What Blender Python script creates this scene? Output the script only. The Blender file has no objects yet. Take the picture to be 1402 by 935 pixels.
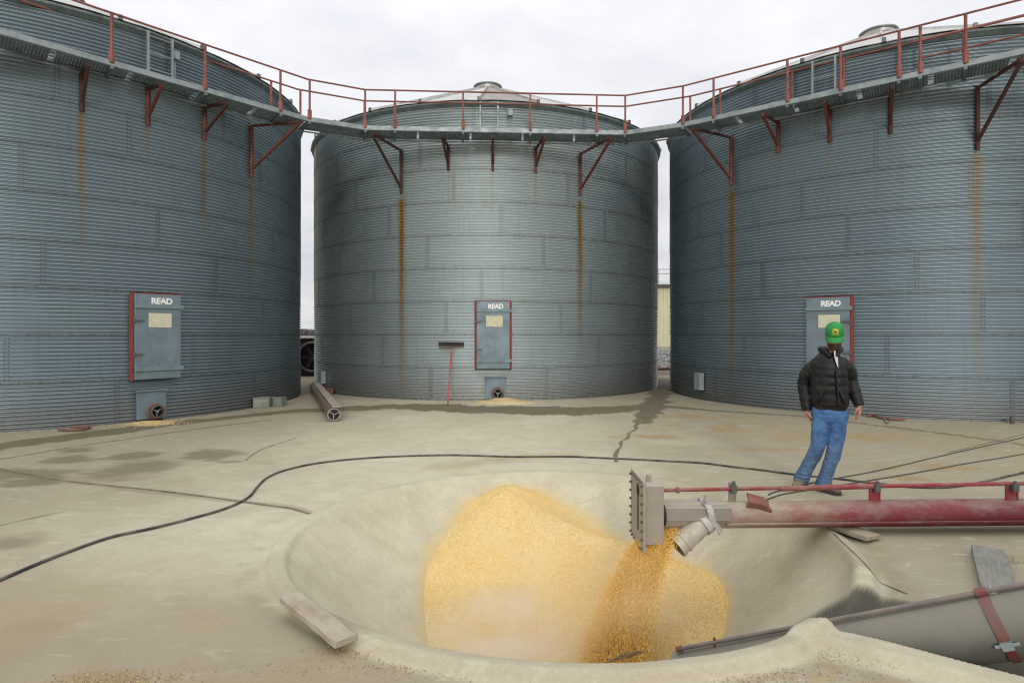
import bpy, bmesh, math, random
import numpy as np
from mathutils import Vector, Matrix

random.seed(7)
RNG = np.random.default_rng(11)
SC = bpy.context.scene
COL = SC.collection
PI = math.pi

# ------------------------------------------------------------------ camera, world, sun, exposure
F, CX, HY, H = 836.3, 701.0, 457.0, 1.627          # pinhole in photo pixels, eye height in metres
PW, PH = 1402.0, 935.0
cam_d = bpy.data.cameras.new('camera')
cam_d.sensor_fit = 'HORIZONTAL'
cam_d.sensor_width = 36.0
cam_d.lens = F / PW * 36.0
cam_d.shift_y = -(PH / 2 - HY) / PW
cam_d.clip_start = 0.05
cam_d.clip_end = 6000
cam = bpy.data.objects.new('camera', cam_d)
cam.location = (0, 0, H)
cam.rotation_euler = (PI / 2, 0, 0)
COL.objects.link(cam)
SC.camera = cam

SUN_EL, SUN_AZ = math.radians(19), math.radians(180)   # sun behind the camera, low winter light through cloud
world = bpy.data.worlds.new('World')
SC.world = world
world.use_nodes = True
wn, wl = world.node_tree.nodes, world.node_tree.links
wn.clear()
w_out = wn.new('ShaderNodeOutputWorld')
w_bg = wn.new('ShaderNodeBackground')
sky = wn.new('ShaderNodeTexSky')
sky.sky_type = 'NISHITA'
sky.sun_disc = False
sky.sun_elevation = SUN_EL
sky.sun_rotation = SUN_AZ
w_scale = wn.new('ShaderNodeVectorMath'); w_scale.operation = 'SCALE'; w_scale.inputs['Scale'].default_value = 0.1
wl.new(sky.outputs[0], w_scale.inputs[0])
w_co = wn.new('ShaderNodeTexCoord')
w_sep = wn.new('ShaderNodeSeparateXYZ'); wl.new(w_co.outputs['Generated'], w_sep.inputs[0])
# cloud deck: project the view direction on a flat layer
w_zc = wn.new('ShaderNodeMath'); w_zc.operation = 'MAXIMUM'; w_zc.inputs[1].default_value = 0.0
wl.new(w_sep.outputs['Z'], w_zc.inputs[0])
w_za = wn.new('ShaderNodeMath'); w_za.operation = 'ADD'; w_za.inputs[1].default_value = 0.18
wl.new(w_zc.outputs[0], w_za.inputs[0])
w_dx = wn.new('ShaderNodeMath'); w_dx.operation = 'DIVIDE'; wl.new(w_sep.outputs['X'], w_dx.inputs[0]); wl.new(w_za.outputs[0], w_dx.inputs[1])
w_dy = wn.new('ShaderNodeMath'); w_dy.operation = 'DIVIDE'; wl.new(w_sep.outputs['Y'], w_dy.inputs[0]); wl.new(w_za.outputs[0], w_dy.inputs[1])
w_cb = wn.new('ShaderNodeCombineXYZ'); wl.new(w_dx.outputs[0], w_cb.inputs[0]); wl.new(w_dy.outputs[0], w_cb.inputs[1])
w_no = wn.new('ShaderNodeTexNoise'); w_no.inputs['Scale'].default_value = 1.5; w_no.inputs['Detail'].default_value = 7
w_no.inputs['Roughness'].default_value = 0.55
wl.new(w_cb.outputs[0], w_no.inputs['Vector'])
w_cr = wn.new('ShaderNodeValToRGB')
w_cr.color_ramp.elements[0].position = 0.30; w_cr.color_ramp.elements[0].color = (0.72, 0.735, 0.785, 1)
w_cr.color_ramp.elements[1].position = 0.66; w_cr.color_ramp.elements[1].color = (0.99, 0.99, 1.01, 1)
wl.new(w_no.outputs['Fac'], w_cr.inputs[0])
# overcast deck: somewhat brighter overhead than at the horizon
w_gr = wn.new('ShaderNodeMapRange'); w_gr.inputs['From Min'].default_value = 0.0; w_gr.inputs['From Max'].default_value = 1.0
w_gr.inputs['To Min'].default_value = 0.86; w_gr.inputs['To Max'].default_value = 2.1
w_z2 = wn.new('ShaderNodeMath'); w_z2.operation = 'POWER'; w_z2.inputs[1].default_value = 1.7
wl.new(w_zc.outputs[0], w_z2.inputs[0]); wl.new(w_z2.outputs[0], w_gr.inputs['Value'])
w_mul = wn.new('ShaderNodeVectorMath'); w_mul.operation = 'SCALE'
wl.new(w_cr.outputs[0], w_mul.inputs[0]); wl.new(w_gr.outputs[0], w_mul.inputs['Scale'])
w_mix = wn.new('ShaderNodeMix'); w_mix.data_type = 'RGBA'; w_mix.inputs[0].default_value = 0.93
wl.new(w_scale.outputs[0], w_mix.inputs[6]); wl.new(w_mul.outputs[0], w_mix.inputs[7])
wl.new(w_mix.outputs[2], w_bg.inputs[0])
w_bg.inputs[1].default_value = 1.0
wl.new(w_bg.outputs[0], w_out.inputs[0])

sun_d = bpy.data.lights.new('sun', 'SUN')
sun_d.energy = 1.2
sun_d.angle = math.radians(10)
sun_d.color = (1.0, 0.95, 0.87)
sun = bpy.data.objects.new('sun', sun_d)
sun.rotation_euler = (PI / 2 - SUN_EL, 0, 0)
sun.location = (0, -20, 20)
COL.objects.link(sun)

SC.view_settings.view_transform = 'Standard'
SC.view_settings.look = 'None'
SC.view_settings.exposure = 0.0
SC.view_settings.gamma = 1.0
SC.cycles.volume_bounces = 6
SC.cycles.max_bounces = 12
SC.cycles.filter_width = 1.2

# ------------------------------------------------------------------ helpers
def ray(px, py):
    return Vector(((px - CX) / F, 1.0, (HY - py) / F))
def at(px, py, d):
    r = ray(px, py); return Vector((r.x * d, d, H + r.z * d))
def G(px, py, z=0.0):
    d = (H - z) * F / (py - HY); return Vector(((px - CX) / F * d, d, z))

def tag(o, label=None, cat=None, group=None, kind=None):
    if label: o['label'] = label
    if cat: o['category'] = cat
    if group: o['group'] = group
    if kind: o['kind'] = kind
    return o
def empty(name, loc=(0, 0, 0), rz=0.0, label=None, cat=None, group=None):
    o = bpy.data.objects.new(name, None); COL.objects.link(o)
    o.location = loc; o.rotation_euler = (0, 0, rz); o.empty_display_size = 0.3
    return tag(o, label, cat, group)
def inst(name, me, parent=None, loc=(0, 0, 0), rot=(0, 0, 0), scale=None):
    o = bpy.data.objects.new(name, me); COL.objects.link(o)
    if parent: o.parent = parent
    o.location = loc; o.rotation_euler = rot
    if scale: o.scale = scale
    return o

class MB:
    def __init__(s): s.v = []; s.f = []; s.m = []; s.mi = 0
    def add(s, vs, fs):
        b = len(s.v); s.v.extend([tuple(p) for p in vs])
        s.f.extend([tuple(b + i for i in f) for f in fs]); s.m.extend([s.mi] * len(fs)); return s
    def box(s, c, size, rot=None, off=None):
        hx, hy, hz = size[0] / 2, size[1] / 2, size[2] / 2
        vs = [Vector((x, y, z)) for x in (-hx, hx) for y in (-hy, hy) for z in (-hz, hz)]
        if rot is not None: vs = [rot @ p for p in vs]
        vs = [p + Vector(c) for p in vs]
        return s.add(vs, [(0, 1, 3, 2), (4, 6, 7, 5), (0, 4, 5, 1), (2, 3, 7, 6), (0, 2, 6, 4), (1, 5, 7, 3)])
    def bar(s, a, b, w, h=None, up=Vector((0, 0, 1))):
        a, b = Vector(a), Vector(b); h = h or w; d = (b - a); L = d.length; x = d.normalized()
        if abs(x.dot(up)) > 0.98: up = Vector((0, 1, 0))
        y = up.cross(x).normalized(); z = x.cross(y)
        R = Matrix((x, y, z)).transposed()
        return s.box((a + b) / 2, (L, w, h), R)
    def tube(s, pts, r, n=8, cap=True):
        pts = [Vector(p) for p in pts]; rs = r if isinstance(r, (list, tuple)) else [r] * len(pts)
        rings = []; prev = None
        for i, p in enumerate(pts):
            t = (pts[min(i + 1, len(pts) - 1)] - pts[max(i - 1, 0)]).normalized()
            if prev is None:
                u = Vector((0, 0, 1)) if abs(t.z) < 0.9 else Vector((0, 1, 0))
                u = (u - t * u.dot(t)).normalized()
            else:
                u = (prev - t * prev.dot(t)).normalized()
            prev = u; w = t.cross(u)
            rings.append([p + (u * math.cos(2 * PI * k / n) + w * math.sin(2 * PI * k / n)) * rs[i] for k in range(n)])
        vs = [q for rg in rings for q in rg]; fs = []
        for i in range(len(rings) - 1):
            for k in range(n):
                k2 = (k + 1) % n
                fs.append((i * n + k, i * n + k2, (i + 1) * n + k2, (i + 1) * n + k))
        if cap:
            fs.append(tuple(range(n - 1, -1, -1))); fs.append(tuple((len(rings) - 1) * n + k for k in range(n)))
        return s.add(vs, fs)
    def loft(s, rings, cap=True):
        n = len(rings[0]); vs = [q for rg in rings for q in rg]; fs = []
        for i in range(len(rings) - 1):
            for k in range(n):
                k2 = (k + 1) % n
                fs.append((i * n + k, i * n + k2, (i + 1) * n + k2, (i + 1) * n + k))
        if cap:
            fs.append(tuple(range(n - 1, -1, -1))); fs.append(tuple((len(rings) - 1) * n + k for k in range(n)))
        return s.add(vs, fs)
    def lathe(s, prof, c=(0, 0, 0), n=24, R=None, cap=True):
        rings = []
        for r, z in prof:
            rg = [Vector((r * math.cos(2 * PI * k / n), r * math.sin(2 * PI * k / n), z)) for k in range(n)]
            if R is not None: rg = [R @ p for p in rg]
            rings.append([p + Vector(c) for p in rg])
        return s.loft(rings, cap=cap)
    def ell(s, c, r, n=12, m=8, R=None):
        rings = []
        for j in range(m + 1):
            a = -PI / 2 + PI * (j + 0.02) / (m + 0.04)
            rg = [Vector((r[0] * math.cos(a) * math.cos(2 * PI * k / n), r[1] * math.cos(a) * math.sin(2 * PI * k / n), r[2] * math.sin(a))) for k in range(n)]
            if R is not None: rg = [R @ p for p in rg]
            rings.append([p + Vector(c) for p in rg])
        return s.loft(rings)
    def mesh(s, name, mats=None, smooth=False, bevel=0.0):
        me = bpy.data.meshes.new(name); me.from_pydata(s.v, [], s.f)
        bm = bmesh.new(); bm.from_mesh(me)
        bmesh.ops.recalc_face_normals(bm, faces=bm.faces[:])
        if bevel > 0:
            es = [e for e in bm.edges if len(e.link_faces) == 2 and e.calc_face_angle(0) > 0.6]
            bmesh.ops.bevel(bm, geom=es, offset=bevel, segments=1, affect='EDGES', profile=0.5)
        bm.to_mesh(me); bm.free()
        for m in (mats if isinstance(mats, (list, tuple)) else [mats]):
            if m: me.materials.append(m)
        if smooth is True: me.polygons.foreach_set('use_smooth', [True] * len(me.polygons))
        elif smooth:
            me.polygons.foreach_set('use_smooth', [True] * len(me.polygons))
            me.set_sharp_from_angle(angle=smooth)
        me.update()
        return me
    def build(s, name, mats, parent=None, smooth=False, bevel=0.0, loc=(0, 0, 0), rot=(0, 0, 0)):
        return inst(name, s.mesh(name, mats, smooth, bevel), parent, loc, rot)

def catmull(P, n=8):
    out = []
    for i in range(len(P) - 1):
        p0, p1, p2, p3 = P[max(i - 1, 0)], P[i], P[i + 1], P[min(i + 2, len(P) - 1)]
        for k in range(n):
            t_ = k / n; out.append(0.5 * ((2 * p1) + (p2 - p0) * t_ + (2 * p0 - 5 * p1 + 4 * p2 - p3) * t_ ** 2 + (3 * p1 - p0 - 3 * p2 + p3) * t_ ** 3))
    out.append(P[-1]); return out
SM = math.radians(35)

# numpy value noise ------------------------------------------------------------
_perm = RNG.random((256, 256))
def vnoise(x, y):
    xi = np.floor(x).astype(int); yi = np.floor(y).astype(int); fx = x - xi; fy = y - yi
    fx = fx * fx * (3 - 2 * fx); fy = fy * fy * (3 - 2 * fy)
    a = _perm[xi % 256, yi % 256]; b = _perm[(xi + 1) % 256, yi % 256]
    c = _perm[xi % 256, (yi + 1) % 256]; d = _perm[(xi + 1) % 256, (yi + 1) % 256]
    return (a * (1 - fx) + b * fx) * (1 - fy) + (c * (1 - fx) + d * fx) * fy
def fbm(x, y, o=4):
    s = 0; a = 0.5; t = 0
    for i in range(o):
        s = s + a * vnoise(x * 2 ** i + 17 * i, y * 2 ** i + 31 * i); t += a; a *= 0.5
    return s / t
def sstep(a, b, x):
    t = np.clip((x - a) / (b - a), 0, 1); return t * t * (3 - 2 * t)

# ------------------------------------------------------------------ materials
def mat(name, color=(0.5, 0.5, 0.5), rough=0.6, metal=0.0, spec=0.5):
    m = bpy.data.materials.new(name); m.use_nodes = True
    b = m.node_tree.nodes['Principled BSDF']
    b.inputs['Base Color'].default_value = (*color, 1); b.inputs['Roughness'].default_value = rough
    b.inputs['Metallic'].default_value = metal; b.inputs['Specular IOR Level'].default_value = spec
    return m
class NT:
    """small node helper"""
    def __init__(s, m): s.m = m; s.n = m.node_tree.nodes; s.l = m.node_tree.links; s.b = s.n['Principled BSDF']
    def _set(s, sock, v):
        if hasattr(v, 'is_linked') or isinstance(v, bpy.types.NodeSocket): s.l.new(v, sock)
        elif isinstance(v, (tuple, list)) and len(v) == 3 and sock.type == 'RGBA': sock.default_value = (*v, 1)
        else: sock.default_value = v
    def math(s, op, a, b=0.0, c=None, clamp=False):
        n = s.n.new('ShaderNodeMath'); n.operation = op; n.use_clamp = clamp
        s._set(n.inputs[0], a); s._set(n.inputs[1], b)
        if c is not None: s._set(n.inputs[2], c)
        return n.outputs[0]
    def mix(s, f, a, b, mode='MIX'):
        n = s.n.new('ShaderNodeMix'); n.data_type = 'RGBA'; n.blend_type = mode
        s._set(n.inputs[0], f); s._set(n.inputs[6], a); s._set(n.inputs[7], b); return n.outputs[2]
    def coord(s, out='Object', obj=None):
        n = s.n.new('ShaderNodeTexCoord')
        if obj: n.object = obj
        return n.outputs[out]
    def scale(s, v, xyz):
        n = s.n.new('ShaderNodeMapping'); s.l.new(v, n.inputs[0]); n.inputs['Scale'].default_value = xyz; return n.outputs[0]
    def noise(s, v, sc, det=4, rough=0.55, dist=0.0):
        n = s.n.new('ShaderNodeTexNoise'); s.l.new(v, n.inputs['Vector']); n.inputs['Scale'].default_value = sc
        n.inputs['Detail'].default_value = det; n.inputs['Roughness'].default_value = rough; n.inputs['Distortion'].default_value = dist
        return n.outputs['Fac']
    def voro(s, v, sc, out='Color'):
        n = s.n.new('ShaderNodeTexVoronoi'); s.l.new(v, n.inputs['Vector']); n.inputs['Scale'].default_value = sc; return n.outputs[out]
    def ramp(s, f, *els):
        n = s.n.new('ShaderNodeValToRGB'); s.l.new(f, n.inputs[0]); r = n.color_ramp
        while len(r.elements) < len(els): r.elements.new(0.5)
        for e, (p, c) in zip(r.elements, els): e.position = p; e.color = (*c, 1) if len(c) == 3 else c
        return n.outputs[0]
    def range(s, v, a, b, c=0.0, d=1.0):
        n = s.n.new('ShaderNodeMapRange'); s._set(n.inputs['Value'], v)
        n.inputs['From Min'].default_value = a; n.inputs['From Max'].default_value = b
        n.inputs['To Min'].default_value = c; n.inputs['To Max'].default_value = d; return n.outputs[0]
    def sep(s, v):
        n = s.n.new('ShaderNodeSeparateXYZ'); s.l.new(v, n.inputs[0]); return n.outputs
    def bump(s, h, strength=0.3, dist=0.01):
        n = s.n.new('ShaderNodeBump'); s.l.new(h, n.inputs['Height']); n.inputs['Strength'].default_value = strength
        n.inputs['Distance'].default_value = dist; s.l.new(n.outputs[0], s.b.inputs['Normal'])
    def attr(s, name):
        n = s.n.new('ShaderNodeAttribute'); n.attribute_name = name; return n
    def color(s, v): s.l.new(v, s.b.inputs['Base Color'])
    def rough(s, v): s.l.new(v, s.b.inputs['Roughness'])

def worn(name, color, color2, scale=6.0, rough=0.6, metal=0.0, bump=0.15, lo=0.4, hi=0.65, bd=0.004):
    """a colour worn through / dusted over in patches by a second one"""
    m = mat(name, color, rough, metal); t = NT(m); v = t.coord('Object')
    f = t.ramp(t.noise(v, scale, 6, 0.65), (lo, (0, 0, 0)), (hi, (1, 1, 1)))
    t.color(t.mix(f, color, color2)); t.rough(t.range(f, 0, 1, rough, min(1, rough + 0.2)))
    t.bump(t.noise(v, scale * 8, 4), bump, bd)
    return m

M_red = worn('red_oxide_paint', (0.25, 0.045, 0.03), (0.17, 0.055, 0.038), 5, 0.65)
M_railred = worn('faded_red_paint', (0.27, 0.085, 0.068), (0.17, 0.065, 0.052), 5, 0.65)
M_bracket = worn('rusty_red_steel', (0.15, 0.032, 0.022), (0.062, 0.025, 0.02), 4, 0.7)
M_bracket_dark = worn('rusted_dark_steel', (0.045, 0.022, 0.018), (0.09, 0.03, 0.022), 4, 0.8)
M_galv = worn('weathered_zinc', (0.30, 0.34, 0.345), (0.22, 0.26, 0.265), 5, 0.5, 0.4)
M_deck = worn('deck_zinc', (0.17, 0.215, 0.21), (0.11, 0.14, 0.135), 5, 0.6, 0.3)
M_door = worn('door_steel', (0.185, 0.245, 0.285), (0.15, 0.20, 0.225), 3, 0.45, 0.35, 0.05)
t = NT(M_door); v = t.coord('Object'); bc = t.b.inputs['Base Color'].links[0].from_socket
st_ = t.ramp(t.noise(t.scale(v, (14, 14, 0.9)), 1.6, 6, 0.7), (0.52, (0, 0, 0)), (0.75, (1, 1, 1)))
t.color(t.mix(t.math('MULTIPLY', st_, 0.55), bc, (0.13, 0.12, 0.10)))
M_strap = worn('strap_steel', (0.19, 0.26, 0.28), (0.15, 0.21, 0.21), 6, 0.5, 0.3)
M_doorred = worn('door_frame_red', (0.27, 0.035, 0.028), (0.18, 0.045, 0.035), 5, 0.65)
M_notice = worn('paper_notice', (0.60, 0.58, 0.42), (0.52, 0.50, 0.36), 9, 0.8)
M_white = mat('white_print', (0.8, 0.8, 0.78), 0.6)
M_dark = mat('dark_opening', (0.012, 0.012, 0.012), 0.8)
M_bolt = mat('bolt_steel', (0.13, 0.13, 0.125), 0.5, 0.6)
M_pipe = worn('outlet_steel', (0.22, 0.17, 0.14), (0.10, 0.085, 0.075), 8, 0.5, 0.5)
M_flange = worn('flange_rust', (0.24, 0.085, 0.06), (0.14, 0.07, 0.05), 9, 0.7)
M_outring = worn('outlet_rim_brown', (0.20, 0.115, 0.09), (0.13, 0.09, 0.075), 9, 0.7)
M_hose = worn('black_rubber', (0.03, 0.03, 0.03), (0.15, 0.14, 0.11), 5, 0.75)
M_wire = mat('wire_rope', (0.09, 0.08, 0.07), 0.6, 0.5)
M_wood = worn('weathered_wood', (0.36, 0.29, 0.21), (0.27, 0.225, 0.17), 5, 0.85)
M_darkwood = worn('old_dark_wood', (0.20, 0.17, 0.13), (0.10, 0.085, 0.065), 5, 0.9)
M_dust = (0.40, 0.355, 0.275)

def wood_grain(name, c1, c2, dust=0.0):
    m = mat(name, c1, 0.85); t = NT(m); v = t.coord('Object')
    g = t.noise(t.scale(v, (3, 40, 40)), 2.0, 5, 0.6, 0.4)
    f = t.ramp(g, (0.35, (0, 0, 0)), (0.65, (1, 1, 1)))
    d = t.math('MULTIPLY', t.ramp(t.noise(v, 9, 5), (0.35, (0, 0, 0)), (0.6, (1, 1, 1))), dust)
    t.color(t.mix(d, t.mix(f, c1, c2), M_dust)); t.bump(g, 0.5, 0.004)
    return m
M_plank = wood_grain('dusty_plank_wood', (0.35, 0.285, 0.205), (0.25, 0.20, 0.145), 0.75)
M_block = wood_grain('grey_block_wood', (0.34, 0.285, 0.20), (0.16, 0.125, 0.085), 0.3)
M_board = wood_grain('green_grey_board', (0.20, 0.205, 0.175), (0.14, 0.145, 0.125), 0.25)

# ------------------------------------------------------------------ ground: concrete yard with the dump pit
PC = Vector((0.40, 5.12)); PR = 2.15; PK = 0.92
TA = at(935, 926, 4.05); TB = at(1402, 850, 3.08)       # axis of the grey auger in the pit
TU = (TB - TA); TUL = math.hypot(TU.x, TU.y); TDX, TDY = TU.x / TUL, TU.y / TUL; TSL = TU.z / TUL
def ground_z(x, y):
    x = np.asarray(x, float); y = np.asarray(y, float)
    dx, dy = x - PC.x, y - PC.y; r = np.hypot(dx, dy); th = np.arctan2(dy, dx)
    wob = 0.02 * (fbm(th * 2 + 9, r * 0 + 3.3, 3) - 0.5)
    d = PR + wob - r
    e = 0.07
    cone = -PK * (d + np.sqrt(d * d + e * e)) / 2 * sstep(-0.5, -0.15, d)
    cone = np.maximum(cone, -1.55)
    front = sstep(0.2, -0.85, np.sin(th)) ; left = sstep(-0.2, -0.9, np.cos(th)) * sstep(0.9, 0.2, np.abs(np.sin(th)))
    rl = r - PR + 0.03 * (fbm(th * 6 + 3, r * 0 + 8, 3) - 0.5)
    lip = (0.008 + 0.055 * front + 0.010 * left) * sstep(-0.025, 0.02, rl) * sstep(0.17, 0.10, rl)
    z = cone + lip
    z = z - 0.03 * sstep(0.45, 0.1, r - PR) * sstep(-0.05, 0.2, r - PR) * (1 - front)
    # trench that carries the grey auger up out of the pit
    u = (x - TA.x) * TDX + (y - TA.y) * TDY
    v = -(x - TA.x) * TDY + (y - TA.y) * TDX
    far = 0.46 + 0.03 * (fbm(u * 3, u * 0 + 7, 3) - 0.5); near = -0.27
    cr = 0.035 * np.exp(-((r - PR - 0.03) / 0.09) ** 2) * sstep(0.75, 0.2, np.abs(th + 0.15))   # low crest of the broken rim corner
    z = z + cr
    floor = np.clip(-0.617 + TSL * u - 0.42, -1.2, -0.27)
    m = sstep(near - 0.06, near + 0.05, v) * sstep(0.1, 0.3, u) * (v < far)
    zt = np.maximum(floor, z - np.maximum(far - v, 0) * 1.9)
    z = z * (1 - m) + np.minimum(z, zt) * m
    # curb along the near side of the trench, humped where it meets the pit rim
    hb = (0.042 + 0.018 * np.exp(-((u - 1.0) / 0.4) ** 2)) * sstep(0.4, 1.0, u) * sstep(4.6, 3.6, u)
    vc = near - 0.13
    vw = v + 0.03 * (fbm(u * 5 + 2, u * 0 + 4, 3) - 0.5)
    prof = sstep(vc - 0.12, vc - 0.04, vw) * sstep(vc + 0.17, vc + 0.11, v)
    z = z + hb * prof * sstep(near + 0.07, near - 0.02, v) * sstep(-0.16, -0.01, z)
    # gentle unevenness of the slab
    z = z + 0.010 * (fbm(x * 0.9, y * 0.9, 3) - 0.5) * sstep(-0.1, 0.4, r - PR)
    return z

PILE = Vector((-0.06, 6.82, -0.09))
def corn_z(x, y):
    x = np.asarray(x, float); y = np.asarray(y, float)
    d1 = np.sqrt((x - PILE.x) ** 2 + (y - PILE.y) ** 2 + 0.05)
    th = np.arctan2(y - PILE.y, x - PILE.x)
    s = 0.47 + 0.06 * np.cos(th + 2.2) + 0.11 * np.exp(-((th + 0.35) / 0.45) ** 2) + 0.10 * np.exp(-((np.abs(th) - 2.75) / 0.5) ** 2)
    h1 = PILE.z + 0.1 - s * d1
    ax, ay, az = -0.06, 6.82, -0.17; bx_, by_, bz_ = 1.60, 5.55, -0.47     # crest sweeping from the summit down to the right
    tt = np.clip(((x - ax) * (bx_ - ax) + (y - ay) * (by_ - ay)) / ((bx_ - ax) ** 2 + (by_ - ay) ** 2), 0, 1)
    d2 = np.sqrt((x - ax - tt * (bx_ - ax)) ** 2 + (y - ay - tt * (by_ - ay)) ** 2 + 0.012)
    h2 = az + (bz_ - az) * tt ** 0.75 + 0.045 - 0.48 * d2
    k = 0.07; m = np.maximum(h1, h2); z = m + k * np.log(np.exp((h1 - m) / k) + np.exp((h2 - m) / k)) - k * 0.3
    # furrow under the falling stream and lumps
    z = z - 0.10 * np.exp(-(((x - 0.95) / 0.22) ** 2 + ((y - 4.65) / 0.3) ** 2))
    z = z + 0.05 * (fbm(x * 2.2 + 4, y * 2.2, 3) - 0.5) + 0.012 * (fbm(x * 14, y * 14, 2) - 0.5)
    return np.maximum(z, -1.35)
def graded(a, b, lo, hi, fine, coarse):
    out = [a]; x = a
    while x < b:
        if lo <= x <= hi: s = fine
        else:
            dist = lo - x if x < lo else x - hi
            s = min(coarse, fine + 0.06 * dist)
        x += s; out.append(x)
    return np.array(out)
gx = graded(-13, 15, -2.0, 3.5, 0.0145, 0.10)
gy = graded(0.4, 24, 2.6, 7.5, 0.0145, 0.10)
GXX, GYY = np.meshgrid(gx, gy)
GZ = ground_z(GXX, GYY)

def grid_mesh(name, X, Y, Z, m, keep=None):
    ny, nx = X.shape
    vs = np.stack([X, Y, Z], -1).reshape(-1, 3)
    idx = np.arange(nx * ny).reshape(ny, nx)
    q = np.stack([idx[:-1, :-1], idx[:-1, 1:], idx[1:, 1:], idx[1:, :-1]], -1).reshape(-1, 4)
    if keep is not None:
        k = keep.reshape(-1); q = q[k[q].any(1)]
    return np_mesh(name, vs, q, m)
def np_mesh(name, vs, faces, m, smooth=True):
    k = faces.shape[1]; used = np.unique(faces); rm = np.full(len(vs), -1); rm[used] = np.arange(len(used))
    vs = vs[used]; faces = rm[faces]
    me = bpy.data.meshes.new(name)
    me.vertices.add(len(vs)); me.vertices.foreach_set('co', vs.astype(np.float32).ravel())
    me.loops.add(faces.size); me.loops.foreach_set('vertex_index', faces.astype(np.int32).ravel())
    me.polygons.add(len(faces)); me.polygons.foreach_set('loop_start', np.arange(0, faces.size, k, dtype=np.int32))
    me.polygons.foreach_set('use_smooth', np.full(len(faces), smooth))
    me.update(calc_edges=True); me.validate()
    if m: me.materials.append(m)
    me['used'] = 0
    np_mesh.used = used
    return me

# stains, each with its own shape on the slab (drawn where they lie on the ground)
gpx = CX + GXX / GYY * F; gpy = HY + H * F / GYY
nz1 = fbm(GXX * 1.1, GYY * 1.1, 5); nz2 = fbm(GXX * 3.1 + 50, GYY * 3.1, 5); nz3 = fbm(GXX * 9 + 11, GYY * 9 + 5, 4)
def poly_band(pts, w):
    P = [G(px, py) for px, py in pts]; best = np.full(GXX.shape, 9.0)
    for i in range(len(P) - 1):
        a, b = P[i], P[i + 1]; ab = b - a; L2 = ab.x ** 2 + ab.y ** 2
        t = np.clip(((GXX - a.x) * ab.x + (GYY - a.y) * ab.y) / L2, 0, 1)
        ww = (w[i] * (1 - t) + w[i + 1] * t) if isinstance(w, (list, tuple)) else w
        best = np.minimum(best, np.hypot(GXX - a.x - t * ab.x, GYY - a.y - t * ab.y) / ww)
    return best
def blob(px, py, rx, ry, soft=0.16, nz=0.9):
    c = G(px, py); sx = rx * c.y / F; sy = ry * c.y ** 2 / (F * H)
    d = np.hypot((GXX - c.x) / sx, (GYY - c.y) / sy) + nz * (nz2 - 0.5) * 1.9 + nz * (nz3 - 0.5) * 0.8
    return sstep(1 + soft, 1 - soft, d)
wet = np.zeros_like(GXX); grit = np.zeros_like(GXX); dirt = np.zeros_like(GXX)
b = poly_band([(-60, 618), (0, 611), (80, 600), (170, 588), (260, 577), (340, 569), (400, 563), (470, 560), (540, 557), (600, 558), (660, 560), (730, 562), (800, 562), (850, 560), (905, 556)],
              [.5, .35, .3, .3, .22, .2, .26, .42, .5, .6, .62, .7, .62, .5, .3])
wet = np.maximum(wet, sstep(1.08, 0.95, b + 1.1 * (nz2 - 0.5) + 0.5 * (nz1 - .5) + 0.5 * (nz3 - .5)))
b = poly_band([(905, 556), (990, 563), (1090, 569), (1250, 588), (1364, 603), (1420, 612)], [.22, .10, .09, .07, .05, .05])
wet = np.maximum(wet, sstep(1.2, 0.7, b + 1.2 * (nz2 - 0.5)))
b = poly_band([(906, 520), (905, 540), (893, 560), (880, 578)], [.5, .3, .30, .16])
wet = np.maximum(wet, sstep(1.2, 0.8, b + 1.5 * (nz2 - 0.5)))
for a in ((290, 624, 48, 8), (195, 640, 45, 14, .5), (185, 624, 28, 5), (20, 648, 80, 7, .3), (95, 630, 45, 5), (40, 660, 40, 6), (105, 616, 22, 3)):
    wet = np.maximum(wet, 0.72 * blob(*a))
dirt = np.maximum(dirt, 0.9 * blob(8, 745, 40, 11, 0.6))
dirt = np.maximum(dirt, 0.5 * blob(120, 655, 110, 5, 0.6))
dirt = np.maximum(dirt, 0.55 * sstep(1.2, 0.4, poly_band([(-20, 640), (60, 655), (200, 672), (345, 688), (420, 697)], 0.07) + (nz2 - .5)))
for a in ((890, 598, 60, 4), (1010, 585, 120, 9, .6), (1150, 600, 140, 9, .7), (1060, 615, 90, 3, .5), (1290, 640, 120, 6, .6), (1330, 610, 90, 5, .6), (960, 570, 70, 4), (1240, 655, 60, 4)):
    grit = np.maximum(grit, 0.85 * blob(*a) * sstep(0.36, 0.6, nz2 + 0.25 * (nz3 - 0.5)))
grit = np.maximum(grit, 0.35 * sstep(0.45, 0.7, nz1) * sstep(2.5, 4.5, GXX) * sstep(5.5, 8, GYY))
grit = np.maximum(grit, 0.30 * sstep(0.5, 0.75, nz2) * sstep(1.0, -1.0, GXX) * sstep(4.2, 2.6, GYY))
grit = np.maximum(grit, 0.8 * blob(150, 930, 50, 14, .8))
b = poly_band([(780, 622), (690, 628), (600, 640)], 0.25); grit = np.maximum(grit, 0.35 * sstep(1.2, .3, b + (nz2 - .5)))
# foreground trodden with dust and fine chaff, lens falloff darkened into it too
fore = sstep(5.2, 3.0, GYY + 0.9 * (nz1 - 0.5)) * sstep(1.6, 0.6, GXX) * sstep(-0.05, 0.12, np.hypot(GXX - PC.x, GYY - PC.y) - PR)
dirt = np.maximum(dirt, fore * (0.30 + 0.35 * (nz2 - 0.4))); grit = np.maximum(grit, fore * 0.42 * sstep(0.35, 0.65, nz1))
cov = GZ - corn_z(GXX, GYY)
grit = np.maximum(grit, 0.0 * sstep(0.16, 0.0, cov + 0.12 * (nz2 - 0.5)) * (np.hypot(GXX - PC.x, GYY - PC.y) < PR - 0.1))
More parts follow.
